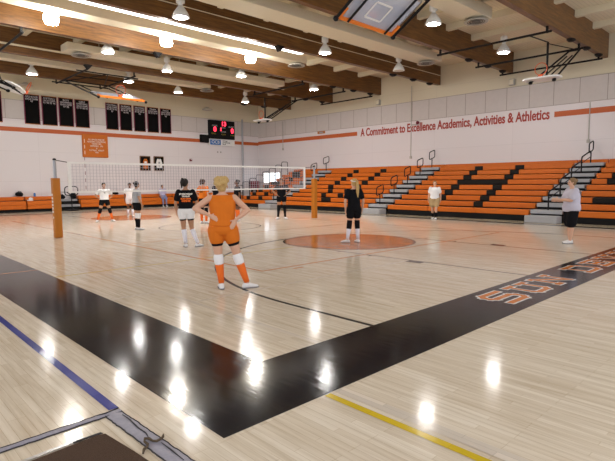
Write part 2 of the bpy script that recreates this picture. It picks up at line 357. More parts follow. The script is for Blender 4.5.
struct('floor', fl, MF)

# ---- walls
w = MB(); WM = ['wall_lo', 'wall_pan', 'seam', 'wall_up', 'stripe']
def wall_right():
    w.box((XW, YN, 0), (XW+.4, YW+.4, 5.25)); w.mat(1).box((XW+.03, YN, 5.25), (XW+.4, YW+.4, 6.4)); w.mat(3).box((XW+.06, YN, 6.4), (XW+.4, YW+.4, ZC+.1))
    y = 9.36-1.16*10; w.mat(2)
    while y < YW:
        if y > YN: w.box((XW+.026, y-.014, 5.25), (XW+.035, y+.014, 6.4))
        y += 1.16
    w.box((XW-.004, YN, 5.235), (XW+.05, YW, 5.26)); w.box((XW+.02, YN, 6.385), (XW+.07, YW, 6.41))
    w.mat(4).box((XW-.012, YN, 4.68), (XW+.01, 9.28, 4.94)); w.box((XW-.012, 21.78, 4.68), (XW+.01, YW, 4.94))
wall_right(); struct('wall_right', w, WM)
w = MB()
w.box((XL, YW, 0), (XW, YW+.4, 5.35)); w.mat(1).box((XL, YW+.03, 5.35), (XW+.03, YW+.4, 6.42)); w.mat(3).box((XL, YW+.06, 6.42), (XW+.06, YW+.4, ZC+.1))
w.mat(2); x = 8.62-1.24*11
while x < XW: w.box((x-.012, YW+.026, 5.35), (x+.012, YW+.035, 6.42)); x += 1.24
w.box((XL, YW-.004, 5.335), (XW, YW+.05, 5.36)); w.box((XL, YW+.02, 6.405), (XW, YW+.07, 6.43))
w.mat(4).box((XL, YW-.012, 4.62), (XW, YW+.01, 4.87))
struct('wall_back', w, WM)

# ---- ceiling: deck and purlins
c = MB(); c.box((XL, YN, ZC), (XW+.4, YW+.4, ZC+.15)); c.mat(1)
xp = 23.38
while xp > XL:
    ys = [YN]+[b for b in BY]+[YW]
    for a, b in zip(ys, ys[1:]):
        if not (a == 15.6 and 6 < xp < 17.6): c.box((xp-.11, a+.2 if a > 0 else a, 7.90), (xp+.11, b, ZC+.01))
    xp -= 2.13
struct('ceiling', c, ['deck', 'cream'])
sk = MB(); x = 6.55
while x < 16.9: sk.box((x, 18.45, ZC-.03), (x+1.23, 19.3, ZC)); x += 1.25
struct('window_1', sk, ['sky'])

# ---- the lit pane high in the right wall past the end of the bleachers
wn = MB(); wn.box((XW-.03, 29.65, 1.55), (XW, 31.75, 2.42)); wn.mat(1)
for a, b in ((29.72, 30.30), (30.38, 30.92), (31.0, 31.68)): wn.box((XW-.036, a, 1.60), (XW-.028, b, 2.37))
struct('window_2', wn, ['cream', 'winp'])

# ================================================================== BEAMS, DUCTS, LAMPS
BL = ['dark roof beam running out of the top right corner of the photo',
      'dark wood roof beam passing behind the glass backboard at the top of the photo',
      'dark wood roof beam above the strip of bright skylight panels',
      'honey coloured roof beam lit by the two big glowing lamps',
      'dark roof beam with a cream pipe along its face, behind the honey coloured beam',
      'roof beam nearest the back wall, just above the black banners']
for i, y in enumerate(BY):
    t = thing('ceiling_beam', BL[i], 'beam', (9.75, y+.12, 7.1), 0, 'glulam roof beams')
    b = MB(); b.box((XL, y, 7.1), (XW+.05, y+.22, ZC)); obj('glulam', b, 'beam', t)
    for k, xx in enumerate((24.6, 23.0, 21.2)):
        p = MB(); p.loft([(7.1, xx, y+.11, .26, .15), (7.06, xx, y+.11, .25, .15), (7.0, xx, y+.11, .10, .09)][::-1], 16); obj('bracket', p, 'black', t)
for i, x, lab in ((2, 13.5, 'black steel'), (3, 10.35, ''), (4, 9.0, ''), (4, 5.0, '')):
    t = bpy.data.objects['ceiling_beam' if i == 0 else 'ceiling_beam.%03d' % i]
    y = BY[i]; p = MB(); p.add([(x-.2, y-.02, 7.12), (x+.2, y-.02, 7.12), (x, y-.02, 6.9), (x-.2, y+.2, 7.12), (x+.2, y+.2, 7.12), (x, y+.2, 6.9)], [(0,2,1),(3,4,5),(0,1,4,3),(1,2,5,4),(2,0,3,5)])
    obj('bracket', p, 'black', t)
def wire(name, label, cat, p, q, r, m): tag(centre(obj(name, MB().tube(p, q, r), m)), label, cat)
wire('conduit', 'thin grey conduit along the face of the beam over the skylight strip', 'pipe', (XL, 15.575, 7.62), (XW, 15.575, 7.62), .018, 'cream')
wire('pipe', 'cream pipe along the face of the dark beam behind the honey coloured beam', 'pipe', (XL, 24.0, 7.45), (21, 24.0, 7.45), .045, 'cream')

def duct(label, x0, x1, y0, y1, z0, z1, dif=None, dl=None):
    t = thing('air_duct', label, 'duct', ((x0+x1)/2, (y0+y1)/2, z0), 0, 'cream ceiling ducts')
    obj('duct_body', MB().bbox((x0, y0, z0), (x1, y1, z1), .015), 'duct', t)
    x = x0+1.5
    while x < x1: obj('hanger_rod', MB().tube((x, (y0+y1)/2, z1-.02), (x, (y0+y1)/2, ZC+.01), .012, 6), 'cream', t); x += 4
    if dif:
        for dx in dif:
            yc = (y0+y1)/2; d = obj('diffuser', MB().lathe((dx, yc, z0), [(.12, .0), (.30, -.03), (.42, -.10), (.40, -.12), (.10, -.06)]), 'vent', t, smooth=True)
            sl = MB()
            for rr in (.14, .22, .30): sl.path([(dx+rr*math.cos(a*PI/10), yc+rr*math.sin(a*PI/10), z0-.10-(.0)) for a in range(20)], .012, 5, True)
            obj('slot', sl, 'ventd', d)
            obj('collar', MB().lathe((dx, yc, z0-.09), [(.15, -.03), (.15, .1)]), 'ventd', d)
duct('cream box duct ending in a round diffuser at the top right, nearest the camera', -4, 17.25, 8.52, 9.3, 7.32, 7.72, [16.85])
duct('long cream box duct ending beside the switched off lamp', -4, 21.3, 12.95, 13.95, 7.27, 7.62, [20.7])
duct('cream box duct under the skylight strip in front of the honey coloured beam', -4, 16.9, 17.6, 18.25, 7.28, 7.62, [16.5])
duct('cream duct starting with a square end and diffuser at upper left', 7.6, 19.8, 22.55, 23.4, 7.3, 7.6, [8.3])
duct('cream duct just in front of the last roof beam, diffuser at its end', -4, 17.0, 26.14, 26.72, 7.3, 7.62, [16.9])

def lamp(x, y, label, kind='bell', z=6.95, top=ZC):
    t = thing('high_bay_lamp', label, 'lamp', (x, y, z), 0, 'gym ceiling lamps')
    if kind == 'globe':
        obj('lens', MB().lathe((x, y, z-.12), [(.10, 0), (.19, .02), (.23, .12), (.22, .3), (.13, .42)]), 'lampg', t, smooth=True)
        obj('housing', MB().lathe((x, y, z+.25), [(.12, .03), (.15, .045), (.15, .06), (.03, .07)]), 'shade', t, smooth=True)
    else:
        obj('lamp_shade', MB().lathe((x, y, z), [(.28, -.005), (.285, 0), (.23, .14), (.12, .30), (.07, .36), (.06, .36), (.105, .29), (.215, .13), (.265, .005)]), 'shade', t, smooth=True)
        obj('lens', MB().lathe((x, y, z), [(.02, -.02), (.20, -.012), (.262, .012), (.02, .03)]), 'off' if kind == 'off' else 'lamp', t)
        obj('housing', MB().lathe((x, y, z+.36), [(.05, -.01), (.07, 0), (.07, .06), (.14, .09), (.14, .27), (.10, .31), (.03, .32)]), 'shade', t, smooth=True)
    if kind != 'globe': obj('rod', MB().tube((x, y, z+.5), (x, y, top+.01), .015), 'cream', t)
lamp(5.6, 18.0, 'largest glowing lamp, in the upper left corner against the honey coloured beam', 'globe', 6.96, 7.28)
lamp(9.65, 17.85, 'round glowing lamp against the honey beam, middle of its three', 'globe', 6.96, 7.28)
lamp(13.65, 17.8, 'round glowing lamp against the honey beam, rightmost of its three', 'globe', 6.96, 7.28)
lamp(15.2, 9.6, 'lit bell lamp immediately right of the glass backboard at the top')
lamp(20.65, 9.65, 'lit bell lamp between the arms of the side basket at upper right')
lamp(8.55, 14.8, 'lit bell lamp at the top edge in front of the beam over the skylight')
lamp(15.2, 14.75, 'lit bell lamp just right of the end of the skylight strip')
lamp(20.15, 14.6, 'switched off grey bell lamp in front of the dark beam', 'off')
lamp(8.55, 20.7, 'lit bell lamp under the honey beam beside the square duct end at left')
lamp(12.0, 22.2, 'small lit bell lamp below the honey beam above the last banners')
lamp(15.3, 20.75, 'small lit bell lamp below the honey beam near the middle of the photo')
lamp(20.55, 20.85, 'lit bell lamp above the pipes of the side basket near the far corner')
lamp(7.45, 27.2, 'lit bell lamp above the first black banners at far left')
lamp(11.7, 25.8, 'lit lamp directly over the folded far end backboard')
lamp(15.2, 26.9, 'lit bell lamp above the blank wall between banners and scoreboard')
lamp(20.25, 27.05, 'lit bell lamp above the scoreboard')

# ================================================================== FOLDED BASKETS
def end_basket(label, y_edge, sgn, ybeam0, ybeam1, ny=.85, nzz=.53):
    """board hangs near level; its padded lower edge is at y_edge, sgn is the way the board runs from there"""
    x0, x1, ze = 8.98, 11.02, 5.52
    n = Vector((0, sgn*ny, nzz)); n.normalize(); up = Vector((0, -sgn*nzz, ny)); up.normalize()
    if up.z < 0: up = -up
    E = Vector((10, y_edge, ze))
    t = thing('basketball_backboard', label, 'basketball hoop', tuple(E))
    def P(u, v, h=0): return E+Vector((u, 0, 0))+n*v+up*h
    hw, hh = (x1-x0)/2, 1.12
    g = MB(); g.add([P(a, b, h) for h in (0, .02) for a, b in ((-hw, .04), (hw, .04), (hw, hh), (-hw, hh))], [(0,3,2,1),(4,5,6,7),(0,1,5,4),(1,2,6,5),(2,3,7,6),(3,0,4,7)])
    gl = obj('glass_panel', g, 'glass', t)
    q = MB()
    for (a, b), (c_, d) in (((-.3,.22),(.3,.22)),((.3,.22),(.3,.68)),((.3,.68),(-.3,.68)),((-.3,.68),(-.3,.22))): q.bar(P(a, b, -.004), P(c_, d, -.004), .05, .006, up)
    obj('target_square', q, 'white', gl)
    e = MB()
    for (a, b), (c_, d) in (((-hw,.03),(-hw,hh)),((hw,.03),(hw,hh)),((-hw,hh),(hw,hh))): e.bar(P(a, b, .01), P(c_, d, .01), .045, .045, up)
    obj('frame', e, 'chrome', t)
    p = MB(); p.bar(P(-hw-.03, 0, 0), P(hw+.03, 0, 0), .08, .09, up)
    for s in (-1, 1): p.bar(P(s*hw, -.02, 0), P(s*hw, .30, 0), .07, .09, up)
    obj('edge_pad', p, 'pad_r', t)
    r = MB(); r.path([P(.23*math.cos(a*PI/12), .30, .33)+n*(0)+up*(.23*math.sin(a*PI/12)) for a in range(24)], .012, 6, True)
    r.bar(P(0, .30, .02), P(0, .30, .12), .14, .10, n); rm = obj('rim', r, 'rim', t)
    nt = MB()
    for a in range(12): nt.tube(P(.23*math.cos(a*PI/6), .31, .33)+up*(.23*math.sin(a*PI/6)), P(.13*math.cos(a*PI/6+.3), .68, .33)+up*(.13*math.sin(a*PI/6+.3)), .006, 4)
    obj('net', nt, 'white', rm)
    f = MB(); L = (6.9-ze)/n.z
    for s in (-1, 1):
        f.tube(P(s*(hw+.10), -.05, -.05), P(s*(hw+.10), L, -.05), .038); f.tube(P(s*.72, -.02, -.06), P(s*.72, L*.8, -.06), .03)
        f.ell(P(s*(hw+.10), -.04, -.05), (.07, .07, .07), 8)
    f.tube(P(-hw-.1, hh+.1, -.05), P(hw+.1, hh+.1, -.05), .03); f.tube(P(-hw-.1, L, -.05), P(hw+.1, L, -.05), .035)
    obj('support_arm', f, 'black', t)
    k = MB(); zk = 6.9
    for x in (8.95, 11.25): k.tube((x, ybeam0, zk), (x, ybeam1, zk), .04)
    k.tube((8.95, (ybeam0+ybeam1)/2-.3, zk), (11.25, (ybeam0+ybeam1)/2-.3, zk), .03)
    for yy in (ybeam0+.45, ybeam1-.35): k.tube((8.6, yy, zk-.02), (11.6, yy, zk-.02), .034)
    k.tube((8.95, ybeam1-.4, zk), (10.1, ybeam0+.5, zk), .024); k.tube((11.25, ybeam1-.4, zk), (10.1, ybeam0+.5, zk), .024)
    obj('ceiling_rail', k, 'black', t)
    for x in (8.95, 11.25):
        for yb in (ybeam0+.12, ybeam1+.1): obj('hanger', MB().bar((x, yb, 6.88), (x, yb, 7.2), .06), 'black', t)
    return t
def end_basket_at(*a): return end_basket(*a)
end_basket_at('glass backboard with orange padded edge folded up at the top of the photo', 8.25, -1, 2.9, 7.1)
end_basket_at('small far glass backboard with orange padded edge folded up over the black banners', 22.75, 1, 24.05, 28.4, .95, .30)

def side_basket(label, y0, y1, bx, by, bz, ya, xs=(18.8, 22.1, 24.6), d=1, tilt=0, long=1.4, ra=-.2):
    t = thing('side_basketball_hoop', label, 'basketball hoop', (bx, by, bz))
    for x in xs:
        obj('ceiling_rail', MB().tube((x, y0-.05, 6.9), (x, y1+.25, 6.9), .042), 'black', t)
        for y in (y0+.11, y1+.11): obj('hanger', MB().bar((x, y, 6.86), (x, y, 7.3), .07), 'black', t)
    Rt = Matrix.Rotation(tilt, 3, 'Y'); B0 = Vector((bx, by, bz))
    def P(a, b, h): return B0+Rt@Vector((a, b, h))
    h = long/2; poly = [(-.45, -h*.75), (-.25, -h), (.1, -h), (.45, -h*.45), (.45, h*.45), (.1, h), (-.25, h), (-.45, h*.75)]
    m = MB(); n = len(poly); m.add([P(a, b, k) for k in (-.03, .03) for a, b in poly], [tuple(range(n-1, -1, -1)), tuple(range(n, 2*n))]+[(i, (i+1) % n, n+(i+1) % n, n+i) for i in range(n)])
    obj('fan_backboard', m, 'white', t)
    r = MB(); r.path([P(ra, .23*math.cos(a*PI/12), .36+.23*math.sin(a*PI/12)) for a in range(24)], .014, 6, True)
    r.bar(P(ra, 0, .03), P(ra, 0, .15), .16, .12); rm = obj('rim', r, 'rim', t)
    a = MB(); ax = bx+(xs[1]-bx)
    for s in (-1, 1):
        e = P(-.05, s*.45, -.10); a.tube(e, (ax, ya+s*.2, 6.88), .036); a.ell(e, (.09, .09, .07), 8)
        a.tube(P(.15, s*.12, .03), (bx+(xs[1]-bx)*.62, ya+s*.1, 6.55), .026)
    a.tube((ax, ya-.2, 6.88), (ax, ya+.2, 6.88), .05)
    obj('support_arm', a, 'black', t)
    q = MB()
    if d < 0:
        for k in range(5): q.tube(P(-.55+.12*k, -.6, -.06-.03*k), P(-.15+.12*k, -.62, -.10-.03*k), .022)
        q.tube(P(-.5, -.3, -.05), (xs[0], by-.3, 6.9), .03)
    else: q.tube(P(0, -.15, .03), (bx, by-.15, 7.0), .045); q.tube((bx, by-.15, 7.0), (xs[0], by-.15, 6.9), .025); q.tube((bx, by-.15, 6.95), (ax, ya, 6.9), .02)
    obj('drop_pole', q, 'black', t)
side_basket('white fan backboard with orange rim folded up on black pipes at the upper right', 7.1, 11.4, 20.6, 8.0, 5.62, 7.35)
side_basket('white fan backboard folded up on black pipes near the far corner above the bleacher end', 19.85, 24.05, 20.3, 25.2, 5.58, 24.2)
side_basket('white fan backboard with orange rim tilted at the left edge of the photo', 19.85, 24.05, 5.95, 24.6, 5.75, 23.8, (5.2, 1.9, -.6), -1, R(24), 1.5, .52)

# ================================================================== BLEACHERS ALONG THE RIGHT WALL
def sx(i): return 20.0+.6*i
def tz(i): return .46+.243*i
def bank(label, y0, y1, blk):
    t = thing('bleacher_bank', label, 'bleachers', (20.0, (y0+y1)/2, 0), 0, 'orange bleacher banks')
    for i in range(9):
        s = MB(); x = sx(i); z = tz(i); cuts = sorted(blk.get(i, [])); y = y0; segs = []
        for a, b in cuts:
            a, b = max(a, y0), min(b, y1)
            if a > y: segs.append((y, a, 0))
            segs.append((a, b, 1)); y = b
        if y < y1: segs.append((y, y1, 0))
        for a, b, k in segs:
            s.mat(k)
            nmod = max(1, round((b-a)/2.3))
            for q in range(nmod): s.bbox((x, a+(b-a)*q/nmod+.003, z-.212), (x+.33, a+(b-a)*(q+1)/nmod-.003, z), .02)
        obj('seat_row', s, ['seat', 'seat_blk'], t)
    f = MB()
    for i in range(9):
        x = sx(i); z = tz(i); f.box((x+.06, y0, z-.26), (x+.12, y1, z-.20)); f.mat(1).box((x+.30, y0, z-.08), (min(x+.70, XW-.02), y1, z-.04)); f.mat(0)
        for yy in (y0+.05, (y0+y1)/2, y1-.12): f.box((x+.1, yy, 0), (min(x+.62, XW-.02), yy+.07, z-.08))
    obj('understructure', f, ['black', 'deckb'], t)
    obj('back_panel', MB().bbox((XW-.16, y0, tz(8)-.05), (XW-.02, y1, tz(8)+.17), .02), 'seat', t)
    obj('skirt', MB().box((20.04, y0, 0), (20.10, y1, tz(0)-.18)), 'blk_pl', t)
    return t
V1, V2, H1, H2 = (12.52, 12.97), (10.36, 10.80), (21.06, 21.52), (18.82, 19.28)
bank('orange bleacher bank cut off by the right edge of the photo', 2.0, 6.78, {8: [], 6: [(5.0, 6.19)], 5: [(5.0, 6.2)], 2: [(4.6, 6.18)], 1: []})
bank('orange bleacher bank with a large black letter H of dark seats', 8.1, 15.08, {1: [V1, V2], 2: [V1, V2], 3: [V1, V2], 4: [V1, V2], 5: [(10.36, 12.97)], 6: [V1, V2], 7: [V1, V2], 8: [V1, V2]})
bank('orange bleacher bank with a black V of dark seats behind the player in black', 16.35, 23.5, {1: [(19.59, 20.36)], 2: [(20.54, 20.95), (19.17, 19.6)], 3: [(20.55, 20.96), (19.22, 19.62)], 4: [H1, H2], 5: [H1, H2], 6: [H1, H2], 7: [H1, H2], 8: [H1, H2]})
bank('orange bleacher bank at the far end by the corner, with scattered black seats', 24.85, 27.95, {1: [(27.2, 27.6), (25.86, 26.28)], 2: [(27.27, 27.73), (25.96, 26.4)], 3: [(27.3, 27.8)], 4: [(27.3, 27.88)], 5: [(26.82, 27.82)], 6: [(26.1, 26.53)], 7: [(26.02, 26.87)], 8: [(26.66, 27.54)]})

def rloop(x0, x1, z0, z1, y, r=.10, slope=0):
    pts = []
    for cx, cz, a0 in ((x1-r, z1-r, 0), (x0+r, z1-r, 90), (x0+r, z0+r, 180), (x1-r, z0+r, 270)):
        for k in range(5): a = R(a0+k*22.5); X_ = cx+r*math.cos(a); pts.append((X_, y, cz+r*math.sin(a)+slope*(X_-x0)))
    return pts
def aisle(label, y0, y1, style):
    t = thing('aisle_stairs', label, 'stairs', (19.5, (y0+y1)/2, 0), 0, 'silver aisle stairs')
    ym = (y0+y1)/2
    s0 = obj('floor_step', MB().bbox((19.42, y0+.02, 0), (19.98, y1-.02, .27), .02), 'silver', t)
    for i in range(9):
        x, z = sx(i), tz(i)
        obj('tread', MB().bbox((x-.03, y0+.03, z-.135), (min(x+.56, XW-.18), y1-.03, z+.01), .012), 'silver', t)
    k = MB(); k.box((20.05, y0+.03, 0), (20.10, y1-.03, .40))
    for i in range(1, 9): k.box((sx(i)+.06, y0+.03, tz(i-1)-.1), (sx(i)+.1, y1-.03, tz(i)-.10))
    obj('riser', k, 'black', t); obj('back_panel', MB().bbox((XW-.16, y0, tz(8)-.05), (XW-.02, y1, tz(8)+.17), .02), 'seat', t)
    for j, i in enumerate((0, 2, 4, 6, 8)):
        x, z = sx(i)+.2, tz(i); h = MB()
        if style == 'loop' or i == 8:
            h.tube((x, ym, z), (x, ym, z+.48), .027); h.path(rloop(x-.28, x+.28, z+.44, z+.86, ym, .1,   .3), .027, 6, True, side=(0, 1, 0)); h.path([(x, ym, z+.44), (x, ym, z+.5)], .022)
        else:
            pts = [(x, ym, z), (x, ym, z+.62)]+[(x+.14-.14*math.cos(R(a)), ym, z+.62+.14*math.sin(R(a))) for a in (30, 60, 90)]+[(x+1.1, ym, z+1.02), (x+1.18, ym, z+.98), (x+1.2, ym, z+.9), (x+1.2, ym, z+.49)]
            h.path(pts, .03, 6, side=(0, 1, 0)); h.tube((x, ym, z+.45), (x+1.2, ym, z+.78), .018, 6)
        obj('handrail', h, 'black', t)
aisle('silver stairs with arched black handrails behind the person in the lilac shirt', 6.82, 8.06, 'arch')
aisle('silver stairs with black loop handrails right of the player with the blond ponytail', 15.12, 16.31, 'loop')
aisle('silver stairs with black loop handrails behind the right hand net post', 23.54, 24.81, 'loop')
for j in range(8):
    x, z = sx(j)+.02, tz(j); t = MB(); ye = 28.02
    pts = [(x, ye, 0 if j == 0 else z-.25), (x, ye, z+.82), (x+.03, ye, z+.93), (x+.12, ye, z+.97), (x+.50, ye, z+.97), (x+.57, ye, z+.93), (x+.59, ye, z+.84), (x+.59, ye, z-.1)]
    t.path(pts, .025, 6, side=(0, 1, 0)); t.tube((x, ye, z+.45), (x+.59, ye, z+.45), .016, 6)
    t.box((x-.02, ye-.08, z-.12), (x+.03, ye+.02, z-.08))
    o = obj('guard_rail', t, 'black', bpy.data.objects['bleacher_bank.003'])

# ================================================================== FOLDED BLEACHERS ALONG THE BACK WALL
def low_bank(label, x0, x1, zo=0):
    t = thing('folded_bleachers', label, 'bleachers', ((x0+x1)/2, 31.5, 0), 0, 'folded bleachers on the back wall')
    a = MB(); n = max(1, round((x1-x0)/1.6))
    for z0, z1, y in ((.17, .385, 31.50), (.395, .63, 31.53)):
        b = MB(); b.bbox((x0, y, z0), (x1, y+.36, z1), .02); obj('seat_front', b, 'seat', t)
    obj('upper_seat', MB().bbox((x0, 31.92, .66), (x1, 32.36, .87), .02), 'seat', t)
    obj('skirt', MB().box((x0+.02, 31.58, 0), (x1-.02, 31.64, .18)), 'blk_pl', t)
    obj('understructure', MB().box((x0+.02, 31.95, 0), (x1-.02, 32.3, .67)), 'black', t)
low_bank('folded orange bleachers left of the left net post, cut by the left photo edge', 3.0, 7.94)
low_bank('folded orange bleachers directly behind the left net post', 8.0, 9.55)
low_bank('folded orange bleachers behind the player in white top and orange socks', 10.95, 14.1)
low_bank('folded orange bleachers behind the player in the grey top', 14.16, 17.3)
low_bank('folded orange bleachers behind the player with white shorts', 17.36, 20.4)
low_bank('folded orange bleachers under the scoreboard', 20.46, 23.3)
t = thing('aisle_stairs', 'grey aisle steps with dark clutter between the folded back wall bleachers', 'stairs', (10.25, 31.6, 0))
obj('tread', MB().bbox((9.6, 31.5, .22), (10.9, 31.95, .36), .01), 'grey', t); obj('tread', MB().bbox((9.6, 31.95, .55), (10.9, 32.36, .66), .01), 'grey', t)
obj('riser', MB().box((9.62, 31.6, 0), (10.88, 32.3, .22)).box((9.62, 32.0, .2), (10.88, 32.3, .56)), 'black', t)
h = MB(); h.tube((10.25, 31.0, .03), (10.25, 31.0, .95), .03); h.path(rloop(9.88, 10.62, .92, 1.44, 31.0, .16), .03, 6, True, side=(0, 1, 0)); h.tube((10.25, 31.0, .93), (10.0, 31.0, 1.1), .02)
t = thing('rail_stand', 'black floor stand with a round loop top in front of the grey back steps', 'handrail', (10.25, 31.0, 0))
obj('loop_pole', h, 'black', t); obj('base', MB().lathe((10.25, 31.0, 0), [(.34, 0), (.36, .05), (.10, .10), (.05, .2)]), 'black', t)

# ================================================================== NET
YNET = 15.7
def post(label, x):
    t = thing('net_post', label, 'net post', (x, YNET, 0), 0, 'volleyball net posts')
    obj('pole', MB().tube((x, YNET, 0), (x, YNET, 2.31), .045, 12), 'grey', t)
    obj('cap', MB().lathe((x, YNET, 2.29), [(.05, 0), (.055, .03), (.03, .06)], 10), 'black', t)
    p = MB(); n = 12
    prof = [(-.105, -.08), (-.08, -.105), (.08, -.105), (.105, -.08), (.105, .08), (.08, .105), (-.08, .105), (-.105, .08)]
    p.prism([(x+a, YNET+b) for a, b in prof], .012, 1.77); obj('pad', p, 'pad', t)
    return t
PL = post('orange padded net post at the left, nearer to the camera', 4.76); PR = post('orange padded net post at the right in front of the bleachers', 15.47)
wl = MB()
for k in range(6): z = .75+k*.1; wl.box((4.651, YNET-.05, z), (4.657, YNET+.06, z+.06))
wl.box((4.651, YNET-.05, .58), (4.657, YNET+.02, .64)); obj('white_lettering', wl, 'lettw', PL)
t = thing('volleyball_net', 'white taped volleyball net stretched between the two orange padded posts', 'net', (10, YNET, 1.32))
xa, xb = 5.16, 14.87
g = MB(); n = 96
for k in range(n+1): x = xa+(xb-xa)*k/n; g.box((x-.004, YNET-.004, 1.36), (x+.004, YNET+.004, 2.22))
for k in range(1, 9): z = 1.34+k*.0975; g.box((xa, YNET-.005, z-.004), (xb, YNET+.004, z+.004))
obj('netting', g, 'cord', t)
obj('top_tape', MB().box((xa-.02, YNET-.012, 2.20), (xb+.02, YNET+.012, 2.262)), 'tape', t)
obj('bottom_tape', MB().box((xa-.02, YNET-.012, 1.325), (xb+.02, YNET+.012, 1.375)), 'tape', t)
obj('side_tape', MB().box((xa-.05, YNET-.013, 1.325), (xa+.05, YNET+.013, 2.262)), 'tape', t); obj('side_tape', MB().box((xb-.05, YNET-.013, 1.325), (xb+.05, YNET+.013, 2.262)), 'tape', t)
cb = MB(); cb.tube((4.76, YNET, 2.30), (xa, YNET, 2.235), .012, 6); cb.tube((xb, YNET, 2.235), (15.47, YNET, 2.29), .012, 6); cb.tube((4.80, YNET, 1.36), (xa, YNET, 1.35), .008, 6); cb.tube((xb, YNET, 1.35), (15.44, YNET, 1.36), .008, 6)
obj('tension_cord', cb, 'black', t)
an = MB()
for k in range(10): an.mat(k % 2).tube((5.62, YNET-.02, 1.32+k*.11), (5.62, YNET-.02, 1.32+(k+1)*.11), .008, 6)
obj('antenna', an, ['white', 'maroon'], t)

# ================================================================== THINGS ON THE WALLS
bx = [(6.32, 7.22), (8.35, 9.17), (9.29, 10.13), (10.23, 11.07), (11.17, 12.02), (13.07, 13.87), (13.99, 14.80), (14.95, 15.75), (15.90, 16.72), (16.86, 17.67)]
bt = [['VOLLEYBALL', 'LEAGUE CHAMPS', '91 93'], ['GIRLS SOCCER', 'LEAGUE CHAMPS', '97'], ['SOFTBALL', 'LEAGUE CHAMPS', '91 94 95 96'], ['BOYS', 'SWIMMING', 'LEAGUE CHAMPS', '97 98'], ['GIRLS', 'SWIMMING', 'LEAGUE CHAMPS', '91 97 98 99'],
      ['FOOTBALL', 'LEAGUE CHAMPS', '84 89 90 92', '95'], ['BASEBALL', 'LEAGUE CHAMPS', '88 90 91 95', '96 98'], ['WRESTLING', 'LEAGUE CHAMPS', '87 88 89 94', '96'], ['TENNIS', 'LEAGUE CHAMPS', '90 93 95 97'], ['TRACK', 'LEAGUE CHAMPS', '89 92 94 97', '98']]
bl = ['black banner cut by the left edge of the photo', 'first black banner of the group of four, under the tilted fan backboard', 'second from left of the group of four black banners', 'third from left of the group of four black banners', 'last of the group of four black banners, left of the orange plaque',
      'first of the group of five black banners, under the folded glass backboard', 'second from left of the group of five black banners', 'middle of the group of five black banners', 'fourth from left of the group of five black banners', 'last black banner on the right, toward the scoreboard']
for (x0, x1), lines, lab in zip(bx, bt, bl):
    t = thing('wall_banner', lab, 'banner', ((x0+x1)/2, YW-.03, 5.1), 0, 'black championship banners')
    obj('cloth', MB().bbox((x0+.03, YW-.045, 5.13), (x1-.03, YW+.02, 6.78), .012), 'felt', t)
    e = MB(); e.box((x0, YW-.04, 5.09), (x0+.035, YW+.03, 6.80)).mat(1); e.box((x0, YW-.04, 6.765), (x1, YW+.03, 6.81)); e.box((x0, YW-.04, 5.09), (x1, YW+.03, 5.125)).mat(0); e.box((x1-.035, YW-.04, 5.09), (x1, YW+.03, 6.80))
    obj('border', e, ['fringe', 'gold'], t)
    z = 6.66
    for ln in lines:
        me = text_mesh(ln, .145); w_ = max(v.co.x for v in me.vertices)-min(v.co.x for v in me.vertices)
        k = min(1, .66/w_); me.transform(Matrix.Translation(((x0+x1)/2, YW-.05, z)) @ BACK @ Matrix.Diagonal((k, 1, 1, 1))); me.materials.append(M['letter']); obj('lettering', me, None, t); z -= .13
t = thing('wall_plaque', 'burnt orange plaque with white lettering hung over the orange wall stripe', 'plaque', (12.3, YW-.05, 3.27))
obj('board', MB().bbox((11.49, YW-.09, 3.27), (13.1, YW+.01, 4.72), .03), 'plaque', t)
for k, ln in enumerate(['ALL LEAGUE AND CIF', 'ACADEMIC CHAMPIONS', 'TENNIS 1993', 'SWIMMING  1995', '&', 'SOFTBALL  VARSITY', '1997']):
    put_text('lettering', ln, .135, (12.36, YW-.10, 4.38-.135*k), BACK, 'lettw', t, sx=.78)
q = MB()
for k in range(3): q.box((11.60, YW-.096, 3.45+k*.36), (11.63, YW-.088, 3.67+k*.36))
obj('lettering', q, 'lettw', t)
for x0, x1, lab, inner, kind in ((15.24, 16.0, 'framed dark picture with an orange jersey shape', 'plaque', 0), (16.25, 17.0, 'framed dark picture with a white jersey shape', 'signw', 1)):
    t = thing('framed_jersey', lab+', on the back wall above the net tape', 'picture', ((x0+x1)/2, YW-.03, 2.46))
    obj('frame', MB().bbox((x0, YW-.07, 2.46), (x1, YW+.01, 3.47), .02), 'beam', t); obj('backing', MB().box((x0+.06, YW-.076, 2.53), (x1-.06, YW-.06, 3.41)), 'felt', t)
    c_ = (x0+x1)/2
    pl = [(-.16, -.36), (.16, -.36), (.17, .12), (.10, .30), (-.10, .30), (-.17, .12)] if kind == 0 else [(-.20, -.30), (.20, -.30), (.22, .08), (.14, .32), (.05, .33), (0, .27), (-.05, .33), (-.14, .32), (-.22, .08)]
    me = MB(); me.add([(c_+a, YW-.078-d, 2.97+b) for d in (0, .01) for a, b in pl], [tuple(range(len(pl)-1, -1, -1)), tuple(range(len(pl), 2*len(pl)))]+[(i, (i+1) % len(pl), len(pl)+(i+1) % len(pl), len(pl)+i) for i in range(len(pl))])
    j = obj('jersey', me, inner, t)
    obj('number', MB().box((c_-.09, YW-.096, 2.98), (c_+.09, YW-.086, 3.10)) if kind == 0 else MB().box((c_-.06, YW-.096, 2.78), (c_+.06, YW-.086, 3.1)), 'lettw' if kind == 0 else 'grey', j)
